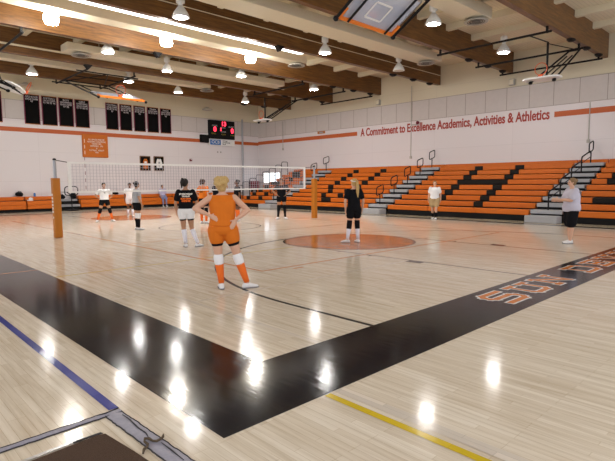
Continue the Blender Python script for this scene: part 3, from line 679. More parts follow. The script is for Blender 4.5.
# scoreboard
t = thing('scoreboard', 'black electronic scoreboard with red digits on the back wall', 'scoreboard', (21.9, YW-.1, 4.95))
obj('cabinet', MB().bbox((20.73, YW-.18, 4.95), (23.05, YW+.07, 6.34), .02), 'blk_pl', t)
put_text('clock_digits', '13', .46, (22.02, YW-.19, 6.08), BACK, 'led', t, bold=.012)
put_text('home_digit', '0', .50, (21.22, YW-.19, 5.64), BACK, 'led', t, bold=.012); put_text('period_digit', '1', .34, (21.75, YW-.19, 5.66), BACK, 'led', t, bold=.012); put_text('guest_digit', '0', .50, (22.80, YW-.19, 5.60), BACK, 'led', t, bold=.012)
put_text('caption', 'HOME', .17, (21.2, YW-.19, 5.92), BACK, 'ledw', t); put_text('caption', 'GUEST', .17, (22.72, YW-.19, 5.90), BACK, 'ledw', t)
for x, z in ((21.1, 5.33), (21.98, 5.30), (22.82, 5.27)): put_text('caption', 'FOULS', .14, (x, YW-.19, z), BACK, 'ledy', t)
put_text('caption', 'PERIOD', .13, (21.95, YW-.19, 5.80), BACK, 'ledw', t); put_text('caption', 'BONUS', .13, (21.98, YW-.19, 5.50), BACK, 'ledw', t)
t = thing('sponsor_sign', 'white sponsor sign with a blue logo panel hung below the scoreboard', 'sign', (21.9, YW-.1, 4.45))
obj('panel', MB().bbox((20.73, YW-.16, 4.44), (23.03, YW+.01, 4.93), .01), 'signw', t); b_ = obj('logo_panel', MB().bbox((20.78, YW-.17, 4.49), (21.74, YW-.15, 4.88), .008), 'blue', t)
put_text('lettering', 'OCB', .34, (21.26, YW-.175, 4.69), BACK, 'signw', b_)
for k, ln in enumerate(('Orange', 'Community', 'Bank')): put_text('lettering', ln, .15, (21.9, YW-.165, 4.82-.13*k), BACK, 'c_bk', t, align='LEFT')
tag(centre(obj('speaker_box', MB().bbox((19.97, YW-.22, 4.62), (20.66, YW+.01, 5.19), .02).mat(1).box((20.0, YW-.226, 4.66), (20.63, YW-.215, 5.15)), ['felt', 'blk_pl'])), 'black square box on the orange stripe left of the scoreboard', 'speaker')
tag(centre(obj('corner_pole', MB().tube((23.83, YW-.10, 0), (23.83, YW-.10, 6.6), .07, 12), 'grey')), 'tall grey pole standing against the back wall near the corner', 'pole')
t = thing('fire_alarm', 'small dark red alarm on the white back wall left of the scoreboard', 'alarm', (19.17, YW-.03, 3.2))
obj('alarm_body', MB().bbox((19.08, YW-.08, 3.2), (19.26, YW+.01, 3.38), .01), 'maroon', t); obj('strobe', MB().bbox((19.13, YW-.10, 3.30), (19.21, YW-.07, 3.35), .005), 'white', t)
for x, lab in ((21.54, 'left'), (21.82, 'right')): tag(centre(obj('wall_plate', MB().bbox((x-.05, YW-.02, 3.9), (x+.05, YW+.005, 4.02), .006).mat(1).box((x-.015, YW-.024, 3.93), (x+.015, YW-.018, 3.99)), ['vent', 'ventd'])), 'small grey wall plate under the sponsor sign, %s of the pair' % lab, 'wall plate')
t = thing('vent_hood', 'round grey vent on the cream wall above the scoreboard', 'vent', (19.7, YW-.1, 6.75))
tag(t); obj('vent_ring', MB().lathe((20.5, YW-.30, 7.0), [(.36, 0), (.38, .05), (.2, .1), (.1, .2)]), 'vent', t); obj('bracket', MB().box((20.42, YW-.25, 7.1), (20.58, YW+.08, 7.18)), 'vent', t)
t = thing('vent_hood', 'round grey vent on the cream wall above the first black banner', 'vent', (8.4, YW-.3, 7.2))
obj('vent_ring', MB().lathe((8.4, YW-.32, 7.2), [(.36, 0), (.38, .05), (.2, .1), (.1, .2)]), 'vent', t); obj('bracket', MB().box((8.32, YW-.25, 7.3), (8.48, YW+.08, 7.38)), 'vent', t)
tag(centre(obj('wall_pad', MB().bbox((24.4, YW-.5, 1.12), (25.2, YW-.06, 1.75), .04).mat(1).box((24.5, YW-.4, 0), (24.6, YW-.2, 1.14)).box((25.0, YW-.4, 0), (25.1, YW-.2, 1.14)), ['maroon', 'black'])), 'dark maroon box on a stand in the far corner behind the guard rails', 'box')
# lettering on the right wall
t = thing('wall_lettering', 'dark red motto lettering across the right wall above the bleachers', 'sign', (XW, 15.5, 4.6))
me = text_mesh('A Commitment to Excellence Academics, Activities & Athletics', .70, 'LEFT', .008, 1.0, .017)
x0 = min(v.co.x for v in me.vertices); x1 = max(v.co.x for v in me.vertices); k = (21.48-9.50)/(x1-x0)
me.transform(Matrix.Translation((XW-.008, 21.48, 4.83)) @ RIGHT @ Matrix.Diagonal((k, 1, 1, 1)) @ Matrix.Translation((-x0, 0, 0))); me.materials.append(M['wallred'])
obj('letters', me, None, t)
tag(centre(obj('room_sign', MB().bbox((XW-.03, 24.75, 5.06), (XW+.005, 25.5, 5.24), .006).mat(1).box((XW-.034, 24.95, 5.11), (XW-.028, 25.3, 5.19)), ['gold', 'grey'])), 'small tan sign above the orange stripe near the far corner of the right wall', 'sign')
def conduit(y, z0, z1, lab): 
    t = thing('wall_conduit', lab, 'pipe', (XW-.02, y, z0)); obj('tube', MB().tube((XW-.025, y, z0), (XW-.025, y, z1), .022), 'vent', t); obj('outlet_box', MB().bbox((XW-.06, y-.07, z0-.1), (XW+.005, y+.07, z0+.06), .008), 'vent', t)
conduit(17.5, 3.1, 7.3, 'thin grey conduit down the right wall through the red motto'); conduit(7.72, 3.45, 5.2, 'short grey conduit on the right wall at the far right end of the motto'); conduit(29.3, 4.2, 6.3, 'thin grey conduit on the right wall near the far corner')
for y, lab in ((20.0, 'small cream speaker box high on the right wall, left of the other'), (11.4, 'small cream speaker box high on the right wall beneath the side basket')):
    tag(centre(obj('wall_speaker', MB().bbox((XW-.14, y-.13, 6.48), (XW+.07, y+.13, 6.80), .015).mat(1).box((XW-.146, y-.10, 6.52), (XW-.138, y+.10, 6.76)), ['vent', 'duct'])), lab, 'speaker')
t = thing('alarm_bell', 'small dark red bell on the right wall over the word Excellence', 'bell', (XW-.05, 17.03, 5.0)); obj('dome', MB().ell((XW-.06, 17.03, 5.10), (.06, .11, .11), 12), 'maroon', t, smooth=True); obj('mount', MB().box((XW-.06, 17.1, 4.98), (XW+.005, 17.45, 5.04)), 'vent', t)

# ================================================================== NEAR FLOOR: MAT, TAPE, CORD
t = thing('floor_mat', 'brown carpet mat with a silver edge at the bottom left', 'mat', (.9, 2.6, 0))
obj('pile', MB().prism([(.35, 2.2), (1.235, 2.2), (1.185, 2.75), (1.145, 3.07), (1.10, 3.085), (.35, 3.03)], .001, .014), 'mat', t)
obj('metal_edge', MB().prism([(.35, 3.05), (1.03, 3.115), (1.03, 3.14), (.35, 3.085)], .001, .009), 'chrome', t); obj('tape_edge', MB().prism([(.96, 3.095), (1.14, 3.09), (1.13, 3.115), (.96, 3.115)], .0095, .012), 'ductd', t)
def wavy(p, q, w, n, j, taper=0):
    p, q = Vector(p), Vector(q); d = (q-p).normalized(); nn = Vector((-d.y, d.x)); A = []; B = []
    for i in range(n+1):
        c_ = p+(q-p)*i/n; A.append(c_+nn*(w/2+random.uniform(-j, j))); B.append(c_-nn*(w/2+random.uniform(-j, j)))
    return A, B
def tape(label, p, q, w, n, j, creases):
    A, B = wavy(p, q, w, n, j); t = thing('duct_tape_strip', label, 'tape', (p[0], p[1], 0), 0, 'duct tape on the floor')
    m = MB(); vs = []; fs = []
    for a, b in zip(A, B):
        for k in range(5): c_ = a.lerp(b, k/4); vs.append((c_.x, c_.y, .0045+(.008*math.sin(PI*k/4)*random.uniform(.5, 1))))
    for i in range(n):
        for k in range(4): o = i*5+k; fs.append((o, o+1, o+6, o+5))
    m.add(vs, fs); obj('strip', m, 'duct_t', t, smooth=True)
    e = MB(); e.path([(a.x, a.y, .005) for a in A], .0045, 5); e.path([(b.x, b.y, .005) for b in B], .0045, 5)
    for cr in creases: e.path([(x, y, .013) for x, y in cr], [.002]+[.0045]*(len(cr)-2)+[.002], 5)
    obj('dirty_edge', e, 'ductd', t)
tape('wide grey duct tape strip running from the tape corner to the bottom edge', (1.30, 3.36), (1.345, 2.2), .115, 44, .0035, [[(1.335, 3.25), (1.34, 3.15), (1.33, 3.0), (1.335, 2.9), (1.32, 2.83)], [(1.35, 2.72), (1.352, 2.6), (1.35, 2.45)]])
tape('thin grey duct tape strip running from the tape corner to the left edge', (-.3, 3.31), (1.36, 3.345), .06, 50, .004, [[(1.2, 3.36), (1.25, 3.35), (1.3, 3.36), (1.36, 3.375)]])
tag(centre(obj('cord', MB().path([(1.215, 2.685, .012), (1.235, 2.715, .016), (1.262, 2.725, .02), (1.275, 2.75, .02), (1.272, 2.785, .022), (1.288, 2.815, .026), (1.31, 2.80, .022), (1.315, 2.765, .02), (1.33, 2.745, .02), (1.36, 2.748, .02), (1.385, 2.765, .02), (1.40, 2.79, .02)], [.006, .009, .007, .0085, .007, .008, .009, .007, .0085, .008, .008, .005], 8), 'rope', smooth=True)), 'short twisted brown cord lying across the wide duct tape', 'cord')

# ================================================================== CLUTTER ON THE BACK BENCHES
def bag(label, x, y, z, w_, h_, m): 
    t = thing('gym_bag', label, 'bag', (x, y, z), 0, 'dark bags on the back benches')
    obj('bag_body', MB().ell((x, y, z+h_*.45), (w_/2, .16, h_*.47), 14).ell((x+w_*.2, y-.03, z+h_*.3), (w_*.3, .15, h_*.31), 12), m, t, smooth=True)
    obj('strap', MB().path([(x-w_*.3, y-.1, z+h_*.6), (x-w_*.15, y-.12, z+h_*1.0), (x+w_*.15, y-.12, z+h_*1.0), (x+w_*.3, y-.1, z+h_*.6)], .018, 6), m, t)
bag('dark bag on the top bench left of the left net post', 7.75, 32.12, .885, .42, .30, 'c_bk'); bag('dark bag on the grey steps left of the loop stand', 9.95, 32.12, .68, .6, .32, 'c_bk')
bag('dark bag on the grey steps right of the loop stand', 10.72, 32.12, .68, .36, .42, 'c_bk'); bag('small dark cap shaped bag on the bench between the two players by the net', 13.35, 32.12, .885, .4, .2, 'c_bk')
tag(centre(obj('towel', MB().bbox((8.05, 31.62, .633), (8.35, 31.85, .70), .03).ell((8.25, 31.74, .75), (.12, .1, .08), 10), 'c_wh')), 'crumpled white towel on the lower bench left of the left net post', 'towel')
t = thing('water_bottle', 'blue water bottle on the top bench left of the left net post', 'bottle', (8.55, 32.1, .86)); obj('bottle_body', MB().lathe((8.55, 32.1, .865), [(.055, 0), (.06, .02), (.06, .17), (.03, .22)], 12), 'blue', t, smooth=True); obj('cap', MB().lathe((8.55, 32.1, 1.08), [(.03, 0), (.03, .04)], 10), 'white', t)

# ================================================================== PEOPLE
def fuse(mb, vox, smooth=3, fac=.5):
    me = bpy.data.meshes.new('tmp'); me.from_pydata([tuple(v) for v in mb.v], [], mb.f); me.update()
    o = bpy.data.objects.new('tmp', me); C.objects.link(o)
    r = o.modifiers.new('r', 'REMESH'); r.mode = 'VOXEL'; r.voxel_size = vox; r.use_smooth_shade = True
    s = o.modifiers.new('s', 'SMOOTH'); s.iterations = smooth; s.factor = fac
    dg = bpy.context.evaluated_depsgraph_get(); out = bpy.data.meshes.new_from_object(o.evaluated_get(dg))
    C.objects.unlink(o); bpy.data.objects.remove(o); out.materials.clear(); return out
def hand(m, Wp, d, n, thumb, s, curl):
    """palm + four unequal bent fingers + thumb; d along the hand, n back of hand, thumb the thumb side"""
    d = d.normalized(); t = (thumb-d*thumb.dot(d)).normalized(); n = d.cross(t)*(1 if d.cross(t).dot(n) > 0 else -1)
    rot = Matrix((t, d, n)).transposed()
    m.ell(Wp+d*.045*s, (.038*s, .056*s, .016*s), 12, rot); m.caps([Wp-d*.02*s, Wp+d*.05*s], [.024*s, .022*s], 8)
    for k, (off, ln) in enumerate(((.029, .072), (.0098, .082), (-.0098, .076), (-.028, .06))):
        b = Wp+d*.080*s+t*off*s; a1 = curl*.5; a2 = curl*1.1; spread = t*(off*.9)
        p1 = b+(d*math.cos(a1)-n*math.sin(a1)+spread).normalized()*ln*.5*s; p2 = p1+(d*math.cos(a2)-n*math.sin(a2)+spread).normalized()*ln*.5*s
        m.caps([b-d*.02*s, b, p1, p2], [.0098*s, .0095*s, .0088*s, .0074*s], 8)
    b = Wp+d*.022*s+t*.026*s; p1 = b+(d*.55+t*.75-n*.2).normalized()*.04*s; p2 = p1+(d*.9+t*.3-n*.25).normalized()*.032*s
    m.caps([b-t*.012*s, b, p1, p2], [.013*s, .0125*s, .0105*s, .0085*s], 8)
V = Vector
def foot_mesh(m, A, yaw, s, inf=0):
    d = V((math.sin(yaw), math.cos(yaw), 0)); r = V((d.y, -d.x, 0)); z0 = .0
    def ring(u, w_, h, zb=0): 
        c_ = V((A.x, A.y, 0))+d*u*s; out = []
        for k in range(12):
            a = 2*PI*k/12; out.append(c_+r*math.cos(a)*(w_+inf)*s+V((0, 0, max(zb+(h+inf)*s*(.5+.5*math.sin(a)), .004))))
        return out
    R_ = [ring(-.075, .012, .03), ring(-.068, .030, .062), ring(-.04, .036, .085), ring(0, .037, .095), ring(.05, .040, .078), ring(.10, .046, .058), ring(.14, .045, .048), ring(.170, .034, .038), ring(.185, .014, .022)]
    vs = [p for q in R_ for p in q]; N = len(R_); fs = [tuple(range(11, -1, -1)), tuple(range((N-1)*12, N*12))]
    for i in range(N-1):
        for j in range(12): k = (j+1) % 12; fs.append((i*12+j, i*12+k, i*12+12+k, i*12+12+j))
    m.add(vs, fs)
def along(P, z):                          # point on a leg polyline (hip, knee, ankle) at height z
    for a, b in zip(P, P[1:]):
        if (a.z-z)*(b.z-z) <= 0 and a.z != b.z: return a.lerp(b, (a.z-z)/(a.z-b.z))
    return P[-1]
def person(name_label, loc, face, h, skin, hair, top, short, sock, pads=None, arms=None, legs=None, fat=1.0, head_turn=0, vox=.009, extra=None, seated=False):
    """face: world heading in degrees; local frame +Y forward, +X the person's right. All lengths below are for 1.70 m and scale with h."""
    s = h/1.70; t = thing('person', name_label, 'person', (loc[0], loc[1], 0), R(face-90), None)
    hz = -.42 if seated else 0                                  # seated: pelvis lowered
    if seated: hz = seated-.90
    def S_(p): return V(p)*s
    fx = fat; dz = hz
    legs = legs or {}
    arms = arms or {}
    def leg(side):
        sg = 1 if side == 'R' else -1
        L = legs.get(side, {}); hip = V((sg*.088*min(fx, 1.2), 0, .90+dz)); an = V(L.get('ankle', (sg*.11, 0, .085))); kn = V(L.get('knee', tuple((hip+an)/2+V((0, .015, .02)))))
        return [S_(hip), S_(kn), S_(an)], L.get('yaw', sg*12)
    LG = {k: leg(k) for k in 'LR'}
    def arm(side):
        sg = 1 if side == 'R' else -1; A = arms.get(side, {})
        sh = V((sg*.170*(1+.35*(fx-1)), 0, 1.385+dz)); el = V(A.get('elbow', (sg*.235*(1+.35*(fx-1)), -.03, 1.12))); wr = V(A.get('wrist', (sg*.255*(1+.35*(fx-1)), .03, .875)))
        hd = V(A.get('dir', (0, .12, -1))); bk = V(A.get('back', (sg, 0, 0))); th = V(A.get('thumb', (0, 1, 0)))
        return [S_(sh), S_(el), S_(wr)], hd, bk, th, A.get('curl', .6)
    AR = {k: arm(k) for k in 'LR'}
    f2 = 1+.9*(fx-1)
    tors = [(.84, .150, .105), (.90, .168*f2, .118*fx), (.97, .165*f2, .115*fx*1.05), (1.06, .138*f2*1.02, .096*fx*1.12), (1.16, .142*f2, .098*fx*1.1), (1.26, .158*f2**.7, .106*fx), (1.34, .168*f2**.5, .098*fx**.7), (1.395, .150, .080), (1.43, .095, .062), (1.455, .058, .056)]
    def torso(m, inf, z0, z1, n=22):
        m.loft([((z+dz)*s, 0, 0.0, (rx+inf)*s, (ry+inf)*s) for z, rx, ry in tors if z0-.001 <= z <= z1+.001], n)
    # ---- body: one continuous skin surface
    b = MB(); torso(b, 0, .84, 1.455); b.caps([S_((0, -.005, 1.42+dz)), S_((0, .01, 1.53+dz))], [.052*s, .050*s], 12)
    hc = V((0, .02, 1.60+dz)); HR = Matrix.Rotation(R(-head_turn), 3, 'Z')
    hs = extra.get('head', 1.0) if isinstance(extra, dict) else 1.0; hdn = extra.get('drop', 0) if isinstance(extra, dict) else 0
    def HP(p): return S_(hc+HR@V(p)*hs-V((0, 0, hdn)))
    b.ell(HP((0, -.012, .015)), (.074*s, .092*s, .088*s), 16, HR); b.ell(HP((0, .028, -.045)), (.054*s, .058*s, .066*s), 14, HR)
    b.caps([HP((0, .082, .002)), HP((0, .098, -.026))], [.009*s, .013*s], 8)
    for sg in (-1, 1): b.ell(HP((sg*.074, -.005, -.012)), (.010*s, .018*s, .028*s), 8, HR)
    for k in 'LR':
        P, yw = LG[k]; b.caps([P[0], P[0].lerp(P[1], .35), P[1]], [.088*s*fx**.5, .080*s*fx**.5, .054*s*fx**.4], 14)
        c1 = P[1].lerp(P[2], .30)-V((0, .012*s, 0)); b.caps([P[1], c1, P[1].lerp(P[2], .65), P[2]], [.053*s*fx**.4, .056*s*fx**.4, .044*s*fx**.4, .035*s], 14)
        foot_mesh(b, P[2], R(yw), s*.94)
        A, hd, bk, th, cl = AR[k]
        b.caps([A[0], A[0].lerp(A[1], .5), A[1]], [.050*s*fx**.5, .043*s*fx**.6, .036*s*fx**.5], 12); b.caps([A[1], A[1].lerp(A[2], .3), A[2]], [.036*s*fx**.5, .037*s*fx**.5, .024*s], 12)
        hand(b, A[2], hd, bk, th, s, cl)
    body = obj('body', fuse(b, vox*s*.82), None, t, local=True); body.data.materials.append(M[skin])
    # ---- face
    for sg in (-1, 1): obj('eye', MB().ell(HP((sg*.030, .070, .004)), (.0115*s, .010*s, .008*s), 8, HR), 'eye', t, local=True, smooth=True)
    obj('mouth', MB().ell(HP((0, .083, -.062)), (.020*s, .006*s, .006*s), 8, HR), 'lip', t, local=True, smooth=True)
    # ---- clothes
    tm, sleeve, hem = top
    m = MB(); m.loft([((z+dz)*s, 0, -.002*s, (max(rx, .152*f2**.7 if z < 1.3 else 0)+.020+.022*(fx-1))*s, (max(ry, .104*fx if z < 1.3 else 0)+.020+.022*(fx-1))*s) for z, rx, ry in tors if hem-.001 <= z <= 1.35], 22); torso(m, .016, 1.26, 1.43)
    z0 = min(z for z, _, _ in tors if z >= hem-.001)
    if sleeve:
        for k in 'LR': A = AR[k][0]; e = A[0].lerp(A[1], sleeve); m.caps([A[0]-(A[0]*0), A[0].lerp(A[1], sleeve*.5), e], [.066*s*fx**.5, .070*s*fx**.5, .068*s*fx**.6], 12)
    else:
        for k in 'LR': A = AR[k][0]; m.caps([A[0].lerp(S_((0, 0, 1.37+dz)), .55), A[0].lerp(S_((0, 0, 1.38+dz)), .15)], [.055*s, .047*s], 10)
    o = obj('shirt', fuse(m, vox*s, 4), None, t, local=True); o.data.materials.append(M[tm])
    def tubeleg(nm, mat, z_hi, z_lo, r_hi, r_lo, waist=False):
        if waist:
            q = MB(); torso(q, .022 if nm == 'shorts' else .012, .84, .97)
            for k in 'LR':
                P = LG[k][0]; e = P[0].lerp(P[1], z_lo); q.caps([P[0], P[0].lerp(P[1], z_lo*.6), e], [r_hi*s*fx**.5, (r_hi+r_lo)/2*s*fx**.5, r_lo*s*fx**.5], 14)
            o = obj(nm, fuse(q, vox*s, 3), None, t, local=True); o.data.materials.append(M[mat]); return
    sm, sz, loose = short
    if extra and 'under' in extra: tubeleg('undershorts', 'c_bk', 0, sz+.13, .098, .088, True)
    tubeleg('shorts', sm, 0, sz, .098+loose, .086+loose, True)
    for k in 'LR':
        P, yw = LG[k]
        if sock:
            mat, up = sock; q = MB(); a = P[1].lerp(P[2], up)
            pts = [a, P[1].lerp(P[2], max(.30, up)+.02)-V((0, .010*s, 0)), P[1].lerp(P[2], .68), P[2]+V((0, 0, .01*s))]
            q.path(pts, [.060*s*fx**.3, .061*s*fx**.3, .050*s, .042*s], 16); obj('sock', q, mat, t, local=True, smooth=True)
        if pads:
            mat, lo_, hi = pads; q = MB(); a, c_ = P[1].lerp(P[0], hi), P[1].lerp(P[2], lo_)
            q.caps([a, P[1], c_-V((0, .006*s, 0))], [.070*s*fx**.4, .072*s*fx**.4, .068*s*fx**.4], 14); o = obj('knee_pad', fuse(q, .010*s, 2), None, t, local=True); o.data.materials.append(M[mat])
        q = MB(); foot_mesh(q, P[2], R(yw), s, .006); sh = obj('shoe', fuse(q, .008*s, 2), None, t, local=True); sh.data.materials.append(M['shoe'])
        d = V((math.sin(R(yw)), math.cos(R(yw)), 0)); r = V((d.y, -d.x, 0)); c0 = V((P[2].x, P[2].y, 0)); zb = max(P[2].z-.085*s, 0)
        pl = [c0+d*u*s+r*w_*s for u, w_ in ((-.082, 0), (-.07, .034), (0, .044), (.10, .053), (.15, .050), (.192, .018), (.192, -.018), (.15, -.050), (.10, -.053), (0, -.044), (-.07, -.034))]
        obj('sole', MB().prism([(p.x, p.y) for p in pl], .001, .020), 'sole', sh, local=True)
    # ---- hair
    hm, style = hair; q = MB()
    q.ell(HP((0, -.026, .030)), (.088*s, .096*s, .094*s), 16, HR); q.ell(HP((0, -.045, -.012)), (.076*s, .066*s, .080*s), 14, HR)
    if style == 'tail_long':
        q.caps([HP((0, -.09, .045)), HP((0, -.155, .03)), HP((.01, -.165, -.10)), HP((.02, -.145, -.24)), HP((.03, -.14, -.40))], [.026*s, .034*s, .046*s, .044*s, .014*s], 12)
    elif style == 'tail_high':
        q.caps([HP((0, -.08, .08)), HP((0, -.13, .10)), HP((-.01, -.165, .02)), HP((-.015, -.16, -.11))], [.03*s, .042*s, .042*s, .016*s], 12)
    elif style == 'bun':
        q.ell(HP((0, -.115, .05)), (.046*s, .042*s, .044*s), 12, HR)
    elif style == 'messy':
        rr = random.Random(3)
        for k in range(26):
            a = rr.uniform(0, 2*PI); e = rr.uniform(-.6, 1.1); c_ = V((.082*math.cos(a)*math.cos(e), -.035+.075*math.sin(a)*math.cos(e) if math.sin(a) < .4 else -.02, (.040+.066*math.sin(e))))
            q.ell(HP(c_), (rr.uniform(.034, .05)*s,)*3, 8)
    elif style == 'down':
        q.caps([HP((0, -.06, .02)), HP((0, -.085, -.10)), HP((0, -.085, -.22))], [.075*s, .075*s, .05*s], 12)
    hr = obj('hair', fuse(q, .008*s, 2), None, t, local=True); hr.data.materials.append(M[hm])
    if extra and 'band' in extra:
        obj('headband', MB().path([HP((.088*math.cos(a*PI/10), -.022+.098*math.sin(a*PI/10), .055+.02*math.sin(a*PI/10))) for a in range(20)], .011*s, 6, True), 'c_wh', t, local=True)
    return t, s, dz, HP
def back_text(t, s, lines, y, nm='print'):
    """printed lettering on a shirt back (local -Y side)"""
    for txt, z, size, mat in lines:
        me = text_mesh(txt, size*s, 'CENTER', .002*s, bold=.004); me.transform(Matrix.Translation((0, y*s, z*s)) @ BACK); me.materials.append(M[mat]); obj(nm, me, None, t, local=True)
def front_text(t, s, lines, y):
    for txt, z, size, mat in lines:
        me = text_mesh(txt, size*s, 'CENTER', .002*s, bold=.004); me.transform(Matrix.Rotation(PI, 4, 'Z') @ Matrix.Translation((0, -y*s, z*s)) @ BACK); me.materials.append(M[mat]); obj('print', me, None, t, local=True)
def akimbo(out=.37, el=1.17, wz=1.03, wy=.03, wx=.17, ey=-.06):
    a = {}
    for k, sg in (('R', 1), ('L', -1)): a[k] = dict(elbow=(sg*out, ey, el), wrist=(sg*wx, wy, wz), dir=(-sg*.55, .45 if wy >= 0 else -.35, -.55), back=(sg*.8, 0, .5), thumb=(0, -1 if wy >= 0 else 1, .3), curl=.7)
    return a
# nearest player, seen from behind
ak = {'L': dict(elbow=(-.405, -.06, 1.235), wrist=(-.185, -.10, 1.13), dir=(.75, -.30, -.40), back=(-.2, -1, .2), thumb=(.2, .2, 1), curl=.35),
      'R': dict(elbow=(.375, -.07, 1.20), wrist=(.19, -.12, 1.06), dir=(-.45, -.18, -.80), back=(.2, -1, 0), thumb=(-.8, 0, .5), curl=.35)}
person('person in orange sleeveless top and orange shorts, hands on hips, nearest to the camera', (4.19, 6.21), 56, 1.69, 'skin', ('h_bl', 'messy'), ('c_or', 0, .97), ('c_or', .30, .022), ('s_or', .22), ('c_wh', .17, .05),
       ak, {'L': dict(ankle=(-.04, .0, .085), yaw=-4, knee=(-.075, .02, .48)), 'R': dict(ankle=(.345, -.03, .085), yaw=72, knee=(.215, .0, .48))}, 1.16, 8, .0085, {'under': 1, 'head': 1.14, 'drop': .035})
person('person with long blond ponytail in black, standing on the orange circle', (9.95, 8.60), 62, 1.68, 'skin', ('h_bl', 'tail_long'), ('c_bk', .62, .90), ('c_bk', .42, .02), ('s_wh', .30), ('c_bk', .24, .24),
       {'L': dict(elbow=(-.27, -.05, 1.12), wrist=(-.24, .0, .90)), 'R': dict(elbow=(.26, -.02, 1.12), wrist=(.26, .06, .90))}, {'L': dict(ankle=(-.185, 0, .085), yaw=-62, knee=(-.12, .03, .49)), 'R': dict(ankle=(.11, -.02, .085), yaw=0, knee=(.10, .02, .49))}, 1.02, -14, .010, {'band'})
t, s, dz, HP = person('person in loose pale lilac shirt and black knee length shorts at the right', (13.60, 4.44), 133, 1.66, 'skin', ('h_db', 'bun'), ('c_li', .70, .84), ('c_bk', .92, .022), None, None,
       {'L': dict(elbow=(-.24, .12, 1.14), wrist=(-.06, .36, 1.16), dir=(.25, 1, .1), back=(-1, 0, 0), thumb=(0, 0, 1), curl=.2), 'R': dict(elbow=(.26, .10, 1.12), wrist=(.08, .36, 1.12), dir=(-.25, 1, .1), back=(1, 0, 0), thumb=(0, 0, 1), curl=.2)},
       {'L': dict(ankle=(-.09, .04, .085), yaw=-4), 'R': dict(ankle=(.09, -.04, .085), yaw=6)}, 1.5, 0, .011)
back_text(t, s, [('STAFF', 1.33, .075, 'grey'), ('11', 1.20, .14, 'wallred')], -.19)
person('person in white shirt and khaki shorts walking along the foot of the bleachers', (18.55, 11.5), 205, 1.62, 'skin', ('h_db', 'cap'), ('c_wh', .60, .90), ('c_kh', .62, .03), ('c_bk', .42), None,
       None, {'L': dict(ankle=(-.08, .16, .085), yaw=0, knee=(-.09, .14, .49)), 'R': dict(ankle=(.08, -.16, .09), yaw=0, knee=(.09, .03, .47))}, 1.2, 0, .012)
t, s, dz, HP = person('person in printed black shirt and white shorts, dark ponytail, seen from behind', (6.34, 11.0), 62, 1.70, 'skin_t', ('h_bk', 'tail_high'), ('c_bk', .66, .97), ('c_wh', .30, .022), ('s_wh', .12), None,
       {'L': dict(elbow=(-.25, -.02, 1.12), wrist=(-.23, .05, .90)), 'R': dict(elbow=(.26, -.02, 1.12), wrist=(.22, .10, .92))}, {'L': dict(ankle=(-.03, .02, .085), yaw=-6, knee=(-.07, .03, .49)), 'R': dict(ankle=(.26, -.02, .085), yaw=50, knee=(.12, .02, .49))}, 1.04, 30, .010, {'under'})
back_text(t, s, [('IF YOU WANT', 1.33, .048, 'lettw'), ('TO PLAY', 1.275, .048, 'lettw'), ('SUN DEVIL', 1.215, .052, 's_or'), ('DEFENSE', 1.16, .052, 's_or')], -.142)
t, s, dz, HP = person('person in white top, black shorts and orange socks, hands on hips, facing the camera', (8.25, 21.0), 258, 1.63, 'skin_t', ('h_bk', 'bun'), ('c_wh', .60, .97), ('c_bk', .32, .012), ('s_or', .26), ('c_bk', .20, .20),
       akimbo(.36, 1.15, 1.0, .04), {'L': dict(ankle=(-.31, 0, .085), yaw=-30, knee=(-.20, .05, .49)), 'R': dict(ankle=(.31, 0, .085), yaw=30, knee=(.20, .05, .49))}, 1.12, 0, .012)
front_text(t, s, [('4', 1.28, .12, 'c_bk')], .148)
person('person with dark bun in grey top and black shorts at the net', (7.56, 16.40), -8, 1.66, 'skin_t', ('h_bk', 'bun'), ('c_gy', .50, .97), ('c_bk', .36, .014), ('c_bk', .28), ('c_wh', .16, .14),
       {'L': dict(elbow=(-.24, -.02, 1.12), wrist=(-.23, .08, .90)), 'R': dict(elbow=(.25, .0, 1.12), wrist=(.22, .10, .90))}, None, 1.15, -15, .012)
person('person in white shirt and white socks partly hidden behind the one in the grey top', (10.35, 23.2), 250, 1.62, 'skin_d', ('h_bk', 'cap'), ('c_wh', .60, .97), ('c_wh', .45, .02), ('s_wh', .3), None, None, None, 1.12, 0, .012)
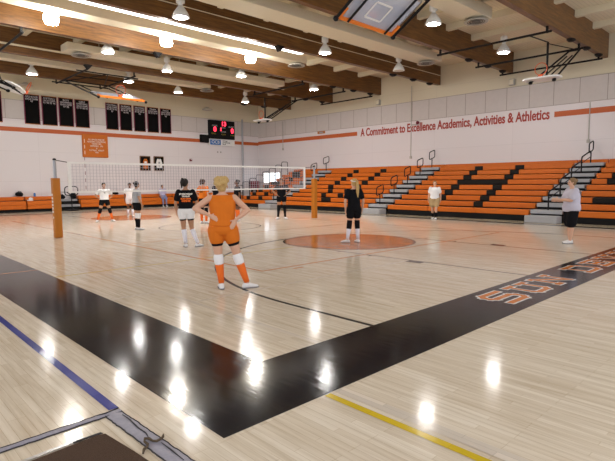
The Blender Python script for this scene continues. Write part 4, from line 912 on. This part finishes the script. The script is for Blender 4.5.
t, s, dz, HP = person('person in numbered orange jersey and black shorts left of the nearest player', (10.62, 17.05), 20, 1.74, 'skin', ('h_br', 'tail_high'), ('c_or', .45, .97), ('c_bk', .40, .02), ('s_or', .26), ('c_bk', .30, .22),
       {'L': akimbo(.33, 1.14, 1.0, .05)['L']}, None, 1.1, 0, .012)
back_text(t, s, [('22', 1.26, .17, 'c_bk')], -.142)
person('person with long brown hair in a black shirt, mostly hidden behind the nearest player', (11.65, 17.65), 190, 1.74, 'skin', ('h_br', 'down'), ('c_bk', .5, .97), ('c_bk', .40, .02), ('s_or', .26), ('c_bk', .24, .2), None, None, 1.12, 0, .012)
person('person in black top, black shorts and orange socks right of the nearest player', (12.30, 17.1), 160, 1.72, 'skin_d', ('h_bk', 'bun'), ('c_bk', .50, .97), ('c_bk', .45, .02), ('s_or', .10), None,
       None, None, 1.12, 0, .012)
t, s, dz, HP = person('person in black shirt and long black socks left of the right net post', (14.25, 16.52), 232, 1.76, 'skin_t', ('h_bk', 'bun'), ('c_bk', .60, .90), ('c_bk', .28, .014), ('c_bk', .05), ('c_bk', .24, .16),
       akimbo(.37, 1.18, 1.02, .05), {'L': dict(ankle=(-.15, 0, .085), yaw=-30), 'R': dict(ankle=(.15, 0, .085), yaw=30)}, 1.12, 0, .012)
front_text(t, s, [('CIF', 1.29, .09, 's_or')], .148)
person('person in a lavender shirt and faded blue trousers sitting on the folded back bleachers', (16.5, 31.75), 262, 1.64, 'skin_t', ('h_bk', 'cap'), ('c_lav', .60, .97), ('c_bl', 1.0, .012), ('c_bl', .02), None,
       {'L': dict(elbow=(-.25, .06, .80), wrist=(-.14, .30, .72), dir=(.1, 1, -.1), back=(0, 0, 1), thumb=(1, 0, 0)), 'R': dict(elbow=(.25, .06, .80), wrist=(.14, .30, .72), dir=(-.1, 1, -.1), back=(0, 0, 1), thumb=(-1, 0, 0))},
       {'L': dict(ankle=(-.12, .44, .085), yaw=-8, knee=(-.11, .42, .60)), 'R': dict(ankle=(.12, .44, .085), yaw=8, knee=(.11, .42, .60))}, 1.12, 0, .012, None, .74)
